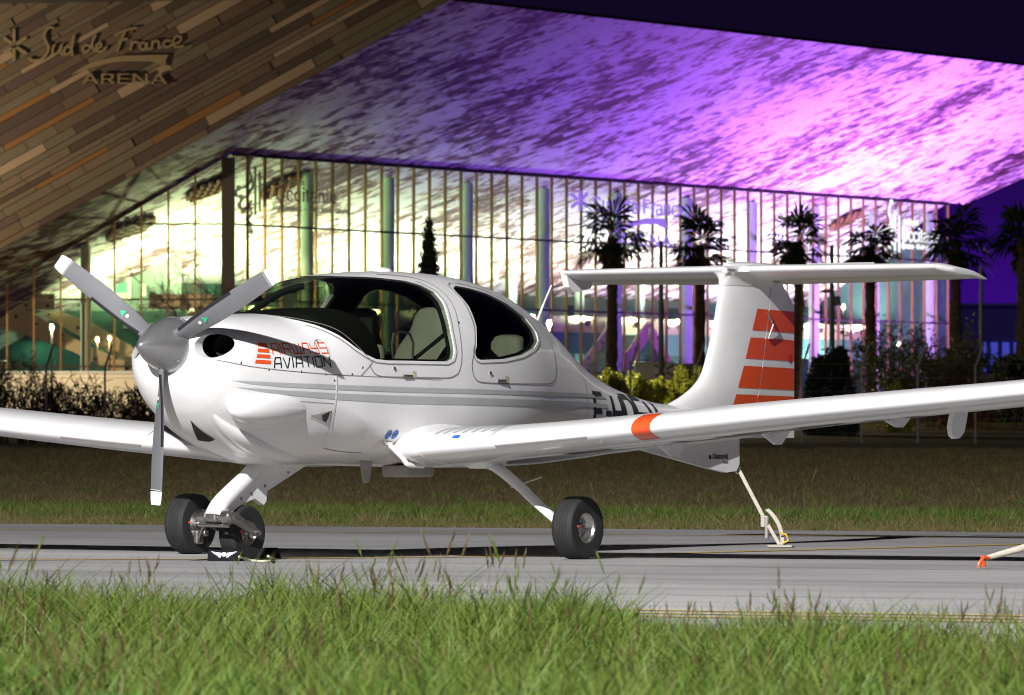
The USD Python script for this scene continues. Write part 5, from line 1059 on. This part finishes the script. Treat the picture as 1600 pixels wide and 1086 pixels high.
lamp_pole(1404, 537, 610, 290, 'small lit lamp post low behind the olive shrub', WHITEL, .05, 0, 120, (1, .95, .7))
lamp_pole(1033, 376, 600, 270, 'tall unlit dark pole between the two left palms', None, .12)
lamp_pole(1300, 384, 600, 270, 'tall unlit dark pole with junction box behind the rudder', None, .12, cam_box=True)
lamp_pole(1533, 415, 600, 250, 'unlit dark pole right of the glass end under the violet sky', None, .09)
blue_l = UsdLux.SphereLight
pf_ = thing('violet_path_light', 'tiny bright violet light on a stub at the end of the yellow bushes', 'path light', (X_of(903, 255), 255, Z_of(577, 255)))
obj('stub', tube([(0, 0, -2.2), (0, 0, -.08)], .04, 8), POLEM, pf_); g = trimesh.creation.icosphere(2, .12); obj('globe', g, EMIT('violet_globe', (.45, .2, 1.0), 40), pf_, smooth=True)

# ================================================================== TREES AND SHRUBS
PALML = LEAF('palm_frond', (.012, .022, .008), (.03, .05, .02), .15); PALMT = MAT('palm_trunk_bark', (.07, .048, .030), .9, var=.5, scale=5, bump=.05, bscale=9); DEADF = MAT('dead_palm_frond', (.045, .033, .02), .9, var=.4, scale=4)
def palm(px, ptop, pmid, pbase, Y, wpx, label, seed, tr=11.0):
    r = np.random.default_rng(seed); s = Y / FPX; x = X_of(px, Y); zc = Z_of(pmid, Y); zb = float(gz(x, Y)) - .2
    t = thing('palm_tree', label, 'palm tree', (x, Y, zb), group='fan palms in front of the arena')
    H = zc - zb; n = 26; q = np.linspace(0, 1, n); lx, ly = r.normal() * .15, r.normal() * .15
    pts = np.c_[lx * np.sin(q * 2.2), ly * np.sin(q * 2), q * H]; rad = tr * s * .88 * (1.18 - .28 * q) * (1 + .12 * r.uniform(-1, 1, n)) * np.where(q < .06, 1.3, 1)
    obj('trunk', tube(pts, rad, 12), PALMT, t, smooth=50)
    V, Fc = [], []
    for k in range(150):       # old leaf bases
        z = H * r.uniform(.15, 1.0); a = r.uniform(0, 6.28); rr = np.interp(z / H, q, rad); d = np.array([math.cos(a), math.sin(a), 0]); o = np.array([np.interp(z / H, q, pts[:, 0]), np.interp(z / H, q, pts[:, 1]), z]) + d * rr * .85; sd = np.array([-d[1], d[0], 0]) * .09
        b = len(V); V += [o - sd, o + sd, o + d * r.uniform(.1, .24) + [0, 0, r.uniform(.05, .28)]]; Fc.append([b, b + 1, b + 2])
    obj('leaf_bases', trimesh.Trimesh(np.array(V), np.array(Fc), process=False), PALMT, t, kind='stuff')
    R = wpx / 2 * s * 1.5; top = np.array([pts[-1, 0], pts[-1, 1], H])
    def frond(V, Fc, az, el, Lp, Lf, dead=False):
        d = np.array([math.cos(az) * math.cos(el), math.sin(az) * math.cos(el), math.sin(el)]); o = top + np.array([0, 0, r.uniform(-.5, .3)])
        kn = 6; P = [o]
        for k in range(kn):
            dd = d - np.array([0, 0, .055 * k * (1 if not dead else .3)]); P.append(P[-1] + dd / np.linalg.norm(dd) * Lp / kn)
        ax = P[-1] - P[-2]; ax /= np.linalg.norm(ax); sd = np.cross(ax, [0, 0, 1.]); sd /= np.linalg.norm(sd) + 1e-9; up = np.cross(sd, ax)
        for a_, b_ in zip(P[:-1], P[1:]):
            b = len(V); V += [a_ - sd * .03, a_ + sd * .03, b_ + sd * .025, b_ - sd * .025]; Fc += [[b, b + 1, b + 2], [b, b + 2, b + 3]]
        base = P[-1]; nl = 15
        for i in range(nl):
            th = (i / (nl - 1) - .5) * math.radians(190); l = Lf * (1 - .28 * abs(i / (nl - 1) - .5) * 2) * r.uniform(.85, 1.1)
            ld = ax * math.cos(th) + sd * math.sin(th) + up * .10 * r.normal(); ld /= np.linalg.norm(ld); ls = np.cross(ld, up); ls /= np.linalg.norm(ls) + 1e-9; w = .075
            m1 = base + ld * l * .55 - [0, 0, .05 * l]; e = base + ld * l * .86 - [0, 0, l * (.20 if not dead else .15) * r.uniform(.6, 1.6)]
            b = len(V); V += [base, m1 - ls * w, m1 + ls * w, e]; Fc += [[b, b + 1, b + 2], [b + 1, b + 3, b + 2]]
    V, Fc = [], []
    for k in range(25):
        el = math.asin(r.uniform(-.38, 1.0)); frond(V, Fc, k * 2.399 + r.normal() * .2, el, R * r.uniform(.30, .46), R * r.uniform(.55, .72))
    obj('crown', trimesh.Trimesh(np.array(V), np.array(Fc), process=False), PALML, t)
    V, Fc = [], []
    for k in range(8): frond(V, Fc, r.uniform(0, 6.28), r.uniform(-1.4, -1.0), R * r.uniform(.22, .38), R * r.uniform(.28, .40), True)
    obj('dead_skirt', trimesh.Trimesh(np.array(V), np.array(Fc), process=False), DEADF, t)
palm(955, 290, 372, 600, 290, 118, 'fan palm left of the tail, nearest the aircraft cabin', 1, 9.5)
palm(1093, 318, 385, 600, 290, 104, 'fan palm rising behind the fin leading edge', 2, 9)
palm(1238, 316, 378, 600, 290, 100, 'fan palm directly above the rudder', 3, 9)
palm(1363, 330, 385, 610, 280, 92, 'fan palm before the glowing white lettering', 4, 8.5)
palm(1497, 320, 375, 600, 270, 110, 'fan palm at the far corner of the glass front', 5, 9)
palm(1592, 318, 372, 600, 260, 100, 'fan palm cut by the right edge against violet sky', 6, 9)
def leafy(name, px0, px1, pytop, pybot, Y, mat, label, seed, n=2600, leaf=.16, cat='bush', group=None, depth=None, shape='round', stem=True, stems=9, sparse=1.0):
    r = np.random.default_rng(seed); x0, x1 = X_of(px0, Y), X_of(px1, Y); zt, zb = Z_of(pytop, Y), min(Z_of(pybot, Y), float(gz((x0 + x1) / 2, Y))) - .1; cx, w, h = (x0 + x1) / 2, (x1 - x0) / 2, zt - zb; dp = depth or w
    t = thing(name, label, cat, (cx, Y, zb), group=group)
    if shape == 'cone': cl = [(r.uniform(-1, 1) * (1 - q) ** .5 * .5, r.uniform(-1, 1) * (1 - q) ** .5 * .5, .05 + q * .9, .20 + .75 * (1 - q) ** .55) for q in np.linspace(0, 1, 34) ** 1.1]
    else: cl = [(a * .78, b * .78, .42 + .34 * c, r.uniform(.22, .42)) for a, b, c in r.uniform(-1, 1, (26, 3)) if a * a + b * b + c * c < 1.25] + [(a, 0.3 * r.normal(), .22, .30) for a in (-.7, -.3, .2, .65)] + [(0, 0, .45, .55), (-.3, 0, .4, .5), (.3, 0, .42, .5), (0, .2, .6, .40)]
    V, Fc = [], []
    per = max(12, int(n / len(cl)))
    for (a, b, c, rad) in cl:
        d = r.normal(size=(per, 3)); d /= np.linalg.norm(d, axis=1)[:, None]; q = rad * r.uniform(.55, 1.05, (per, 1)) ** .7
        P = np.c_[a * w + d[:, 0] * q[:, 0] * w, b * dp + d[:, 1] * q[:, 0] * dp, c * h + d[:, 2] * q[:, 0] * h * .75]
        A = r.normal(size=(per, 3)); A += d * .8; A /= np.linalg.norm(A, axis=1)[:, None]; B = np.cross(A, r.normal(size=(per, 3))); B /= np.linalg.norm(B, axis=1)[:, None]; l = leaf * r.uniform(.6, 1.3, (per, 1))
        base = len(V) * 1
        q4 = np.stack([P - A * l * .5, P + B * l * .22, P + A * l * .5, P - B * l * .22], 1).reshape(-1, 3)
        k = sum(len(v_) for v_ in V); V.append(q4); i4 = k + 4 * np.arange(per); Fc.append(np.c_[i4, i4 + 1, i4 + 2]); Fc.append(np.c_[i4, i4 + 2, i4 + 3])
    obj('foliage', trimesh.Trimesh(np.vstack(V), np.vstack(Fc), process=False), mat, t)
    tb = [tube([(r.normal() * .08, r.normal() * .08, 0), (a * w * .4, b * dp * .4, c * h * .5), (a * w, b * dp, c * h)], [.06, .045, .02], 5) for a, b, c, _ in cl[::max(1, len(cl) // stems)]]
    obj('stems', cat_(tb), BARK, t)
    return t
BARK = MAT('grey_brown_bark', (.075, .058, .042), .9, var=.4, scale=8)
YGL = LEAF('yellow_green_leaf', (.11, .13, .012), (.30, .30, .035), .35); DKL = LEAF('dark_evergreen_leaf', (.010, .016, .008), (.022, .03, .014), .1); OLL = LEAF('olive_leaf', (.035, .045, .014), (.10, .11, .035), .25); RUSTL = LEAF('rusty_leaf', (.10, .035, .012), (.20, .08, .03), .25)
gy_ = 'yellow green bushes in a row behind the fence'
for i, (a, b, tp_, lab) in enumerate(((905, 950, 578, 'yellow green bush at the tail boom end of the row'), (935, 985, 572, 'yellow green bush under the first palm trunk'), (972, 1022, 576, 'yellow green bush under the star panel'), (1008, 1058, 582, 'yellow green bush below the tall unlit pole'), (1045, 1098, 574, 'yellow green bush touching the dorsal fin outline'))):
    leafy('bush', a - 9, b + 9, tp_ - 3, 640, 215 + 3 * i, YGL, lab, 30 + i, 13000, .13, group=gy_)
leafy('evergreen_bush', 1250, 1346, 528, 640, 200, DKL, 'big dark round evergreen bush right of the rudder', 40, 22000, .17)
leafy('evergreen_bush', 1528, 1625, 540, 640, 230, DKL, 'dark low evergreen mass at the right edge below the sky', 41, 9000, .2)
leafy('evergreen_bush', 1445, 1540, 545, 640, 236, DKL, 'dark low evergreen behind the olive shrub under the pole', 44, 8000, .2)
leafy('cypress_tree', 646, 694, 385, 620, 262, DKL, 'small dark cypress peeping over the cabin roof', 42, 9000, .22, cat='tree', shape='cone')
leafy('yellow_bush', 1370, 1432, 580, 640, 206, YGL, 'yellow green low bush under the twiggy olive shrub', 43, 1500, .15)
leafy('rusty_bush', 1425, 1560, 572, 640, 214, RUSTL, 'rust coloured low bush before the dark evergreens on the right', 45, 2600, .14)
def twiggy(px0, px1, pytop, Y, seed, mat, label, cat, group=None, name='bare_shrub', stems=9, leafm=None, leafn=0, gen=4, r0=.035):
    r = np.random.default_rng(seed); x0, x1 = X_of(px0, Y), X_of(px1, Y); cx = (x0 + x1) / 2; zb = float(gz(cx, Y)) - .05; H = Z_of(pytop, Y) - zb; w = (x1 - x0) / 2
    t = thing(name, label, cat, (cx, Y, zb), group=group); ms, tips = [], []
    def grow(o, d, L, rad, g):
        pts = [o]; dd = d.copy()
        for k in range(3): dd = dd + r.normal(size=3) * .14 + np.array([0, 0, .05]); dd /= np.linalg.norm(dd); pts.append(pts[-1] + dd * L / 3)
        ms.append(tube(pts, [rad, rad * .85, rad * .7, rad * .55], 3, cap=False)); tips.append(pts[-1]); tips.append(pts[2])
        if g > 0:
            for k in range(r.integers(2, 4)):
                q = pts[r.integers(1, 4)]; nd = dd + r.normal(size=3) * .55; nd /= np.linalg.norm(nd); grow(q, nd, L * r.uniform(.55, .8), max(rad * .6, .012), g - 1)
    for k in range(stems):
        a = r.uniform(-1, 1); o = np.array([a * w * .55, r.uniform(-.6, .6), 0]); d = np.array([a * w / H * .5 + r.normal() * .12, r.normal() * .2, 1.]); d /= np.linalg.norm(d); grow(o, d, H * r.uniform(.36, .46), r0, gen)
    obj('twigs', cat_(ms), mat, t)
    if leafm is not None:
        P = np.array(tips)[r.integers(0, len(tips), leafn)] + r.normal(size=(leafn, 3)) * .10; A = r.normal(size=(leafn, 3)); A /= np.linalg.norm(A, axis=1)[:, None]; B = np.cross(A, r.normal(size=(leafn, 3))); B /= np.linalg.norm(B, axis=1)[:, None]
        q4 = np.stack([P - A * .09, P + B * .035, P + A * .09, P - B * .035], 1).reshape(-1, 3); i4 = 4 * np.arange(leafn); obj('foliage', trimesh.Trimesh(q4, np.vstack([np.c_[i4, i4 + 1, i4 + 2], np.c_[i4, i4 + 2, i4 + 3]]), process=False), leafm, t)
    return t
TWIG = MAT('dark_twig_bark', (.040, .030, .022), .9)
gs_ = 'bare twiggy shrubs before the cream wall'
labs = ['bare shrub cut by the left edge of the cream wall', 'bare shrub under the lone left lamp post', 'bare shrub under the left propeller blade tip', 'bare shrub under the close pair of lamp posts', 'bare shrub below the pale green column', 'bare shrub left of the hanging propeller blade', 'bare shrub just behind the spinner and cowling']
for i, (a, b) in enumerate(((-30, 30), (12, 70), (55, 110), (95, 150), (135, 190), (170, 228), (205, 262))):
    twiggy(a, b, 572 + (i * 37 % 17), 168 + i * 1.1, 50 + i, TWIG, labs[i], 'shrub', gs_, leafm=OLL, leafn=60, stems=12)
twiggy(236, 345, 408, 262, 70, TWIG, 'bare leafless tree between the two upper propeller blades', 'tree', None, 'bare_tree', 5, gen=6, r0=.07)
twiggy(0, 60, 540, 255, 71, TWIG, 'small leafy shrub inside the low wall at the left edge', 'shrub', None, 'leafy_shrub', 6, OLL, 900)
twiggy(1350, 1440, 500, 214, 72, TWIG, 'tall twiggy olive shrub right of the dark round bush', 'shrub', None, 'olive_shrub', 9, OLL, 2600, gen=5)
twiggy(1425, 1530, 495, 219, 73, TWIG, 'fuller olive shrub under the unlit right hand pole', 'shrub', None, 'olive_shrub', 10, OLL, 3600, gen=5)
ww = thing('unseen_wall_washer', 'warm unseen floodlight on a pole, out of view, placed to light the brown clad wall', 'floodlight', (-49.0, 320, 10.0))  # out of view at the left, placed to light the clad wall only
obj('pole', tube([(0, 0, -9), (0, 0, -1.1)], .1, 10), POLEM, ww, smooth=40)
obj('lamp_body', rounded(.6, .4, .5, .06), POLEM, ww, smooth=30); obj('bracket', bx(-.3, .3, -.05, .05, -1.2, -.26), POLEM, ww); obj('lens', bx(-.24, .24, -.15, .15, .252, .262), WARM, ww)
wl_ = UsdLux.DiskLight.Define(stage, path_for('lamp', ww)); wl_.CreateRadiusAttr(.22); wl_.CreateNormalizeAttr(True); wl_.CreateIntensityAttr(7800); wl_.CreateColorAttr(Gf.Vec3f(1, .74, .46)); q = UsdLux.ShapingAPI.Apply(wl_.GetPrim()); q.CreateShapingConeAngleAttr(32); q.CreateShapingConeSoftnessAttr(.6)
aimed(wl_, (0, 0, .3), (29.0, 16.0, 7.0))
# ---- far building at the right, violet lighting painted into wall and roof colour
NAVY = MAT('violet_lit_wall_colour', (.10, .09, .42), .8); NAVY2 = MAT('violet_lit_roof_colour', (.12, .14, .45), .7)
fb = thing('distant_building', 'plain block beyond the arena at the right edge, violet light painted into its colour', 'building', (0, 0, 0))
obj('wall', bx(X_of(1487, 520), X_of(1660, 520), 520, 540, 0, Z_of(478, 520)), NAVY, fb); obj('roof', bx(X_of(1484, 520), X_of(1664, 520), 519.6, 540, Z_of(478, 520), Z_of(474, 520)), NAVY2, fb)
for k in range(4): obj('window', bx(X_of(1530 + k * 18, 520), X_of(1541 + k * 18, 520), 519.9, 520.05, Z_of(580, 520), Z_of(535, 520)), EMIT('blue_lit_window', (.10, .12, .9), .45) if k == 0 else UsdShade.Material.Get(stage, '/World/Looks/blue_lit_window'), fb)

# ================================================================== SMALL THINGS ON THE TAXIWAY
CHOCK = MAT('black_rubber_chock', (.010, .010, .013), .85, var=.3, scale=20, spec=.15); ROPE = MAT('pale_rope', (.50, .50, .36), .9, bump=.003, bscale=150); WINGP = MAT('silver_print', (.55, .57, .62), .5)
pdir, fdir = np.array([.8275, -.5615, 0]), np.array([-.5615, -.8275, 0]); PO = np.array([-.827, 37.991, 0])
def PW(x, y, z=0): return PO + fdir * x + pdir * y + np.array([0, 0, z])
def chock(px, py, rz, label, emblem):
    p = at(px, py, 10); d = (0 - CAMZ) / (p[2] - CAMZ); q = np.array([p[0] * d, 10 * d, 0]); t = thing('wheel_chock', label, 'wheel chock', q, rz, 'black wheel chocks at the nose wheel')
    pg = Polygon([(-.055, 0), (.055, 0), (.045, .012), (.004, .066), (-.014, .066), (-.048, .012)]).buffer(-.003).buffer(.003); m = extrude(pg, .195); v = m.vertices; m.vertices = np.c_[v[:, 2] - .0975, v[:, 0], v[:, 1] + .001]; m.fix_normals()
    obj('block', m, CHOCK, t, smooth=30)
    if emblem:
        up = np.array([0, .027, .135]); up /= np.linalg.norm(up); nn = np.array([0, -.98, .19])
        gs = [affinity.scale(Point(0, 0).buffer(.018), 1.2, 1)]
        for sgn in (-1, 1):
            for k in range(5): gs.append(Polygon([(sgn * .022, .012 - k * .008), (sgn * (.11 - k * .016), .024 - k * .010), (sgn * (.108 - k * .016), .018 - k * .010), (sgn * .022, .006 - k * .008)]))
        g = affinity.scale(unary_union(gs), .72, .9, origin=(0, 0)); v, f = tri_poly(g); z = .040 + v[:, 1] * .84; V = np.c_[v[:, 0], -.048 + (z - .012) * (.034 / .054) - .0035, z]
        obj('winged_emblem', trimesh.Trimesh(V, f, process=False), WINGP, t)
    return t
chock(351, 876.5, -6, 'black rubber wheel chock with silver winged emblem, before the nose wheel', True)
chock(411, 872.5, -22, 'plain black wheel chock half hidden behind the nose wheel', False)
def gp(px, py, z=0.0): p = at(px, py, 10); d = (z - CAMZ) / (p[2] - CAMZ); return np.array([p[0] * d, 10 * d, z])
rp = [gp(374, 870, .04), gp(383, 873, .025), gp(394, 876, .012), gp(410, 877, .010), gp(426, 876.5, .010), gp(429, 874, .012), gp(423, 871.5, .03), gp(419, 869, .045)]
obj('chock_rope', tube(np.c_[[PchipInterpolator(np.arange(8), np.array(rp)[:, k])(np.linspace(0, 7, 40)) for k in range(3)]].T, .008, 8), ROPE, None, smooth=40, label='pale rope joining the two black wheel chocks', cat='rope')
# tie-down strap from the tail to a plate on the ground
anch = gp(1218, 856); up_ = PW(-4.24, 0, .515); td = thing('tie_down_strap', 'cream webbing tie-down strap running from the tail to a ground plate', 'strap')
def strap(p0, p1, w, tk=.006, bow=(0, 0, 0), n=10):
    p0, p1 = np.asarray(p0), np.asarray(p1); ax = p1 - p0; sd = np.cross(ax, [0, 1., 0]); sd /= np.linalg.norm(sd); nn = np.cross(sd, ax); nn /= np.linalg.norm(nn); rg = []
    for q in np.linspace(0, 1, n):
        c = p0 + ax * q + np.asarray(bow) * 4 * q * (1 - q); ww = w / 2; rg.append([c - sd * ww - nn * tk, c + sd * ww - nn * tk, c + sd * ww + nn * tk, c - sd * ww + nn * tk])
    m = loft(np.array(rg)); m.fix_normals(); return m
mid = up_ + (anch - up_) * .62
obj('upper_webbing', strap(up_, mid, .024, .004), STRAP, td); obj('lower_webbing', strap(mid, anch + [0, 0, .02], .022, .004), STRAP, td); obj('loop_webbing', strap(mid + [.02, 0, .06], anch + [.02, 0, .02], .026, .004, bow=(.028, 0, .014)), STRAP, td)
obj('buckle', rounded(.05, .025, .08, .008, mid + [0, -.03, -.02]), STRAP, td, smooth=30); obj('buckle_lever', rounded(.03, .03, .16, .01, mid + [.015, -.05, -.06]), MAT('steel_buckle', (.5, .48, .44), .35, metal=.8), td, smooth=30)
obj('ground_plate', rounded(.17, .17, .016, .008, anch + [0, .0, .011]), STRAP, td, smooth=30); obj('yellow_hook', tube([anch + [.02, 0, .03], anch + [.06, 0, .05], anch + [.045, 0, .09], anch + [.0, 0, .10]], .008, 8), YELLOW, td, smooth=40)
# tow bar
ta, tb_ = gp(1541, 872, .06), None
tdv = np.array([.93, .30, .0]); tb_ = ta + np.array([.74, .10, .20]); twb = thing('tow_bar', 'cream tow bar with red hooked ends resting on the taxiway at the right edge', 'tow bar')
obj('bar', tube([ta, ta + (tb_ - ta) * .1, ta + (tb_ - ta) * .5, tb_, tb_ + (tb_ - ta) * .3], [.014, .018, .024, .03, .03], 14), STRAP, twb, smooth=40)
for dy_ in (-.05, .05): obj('red_hook', tube([ta + [.012, dy_ * .3, .0], ta + [-.02, dy_, .005], ta + [-.045 + (.035 if dy_ > 0 else 0), dy_ * 1.2, -.03], ta + [-.05 + (.04 if dy_ > 0 else 0), dy_ * 1.2, -.052]], .011, 8), R_PAINT, twb, smooth=40)
# unseen apron floodlight mast behind the camera, placed to light the aircraft
mast = thing('unseen_floodlight_mast', 'tall unseen apron mast with a lit floodlight, out of view behind the camera', 'floodlight mast', (FLOOD_POS[0], FLOOD_POS[1] - .8, 0))
obj('mast', tube([(0, 0, -.2), (0, 0, 12), (0, 0, 25)], [.26, .20, .13], 14), FPOST, mast, smooth=40); obj('head_bar', bx(-1.2, 1.2, -.08, .08, 24.7, 24.9), FPOST, mast)
hd_ = moved(rounded(.75, .30, .65, .06), (0, .25, 24.6), (-.5, (1, 0, 0))); obj('lamp_head', hd_, DFRAME, mast, smooth=30)
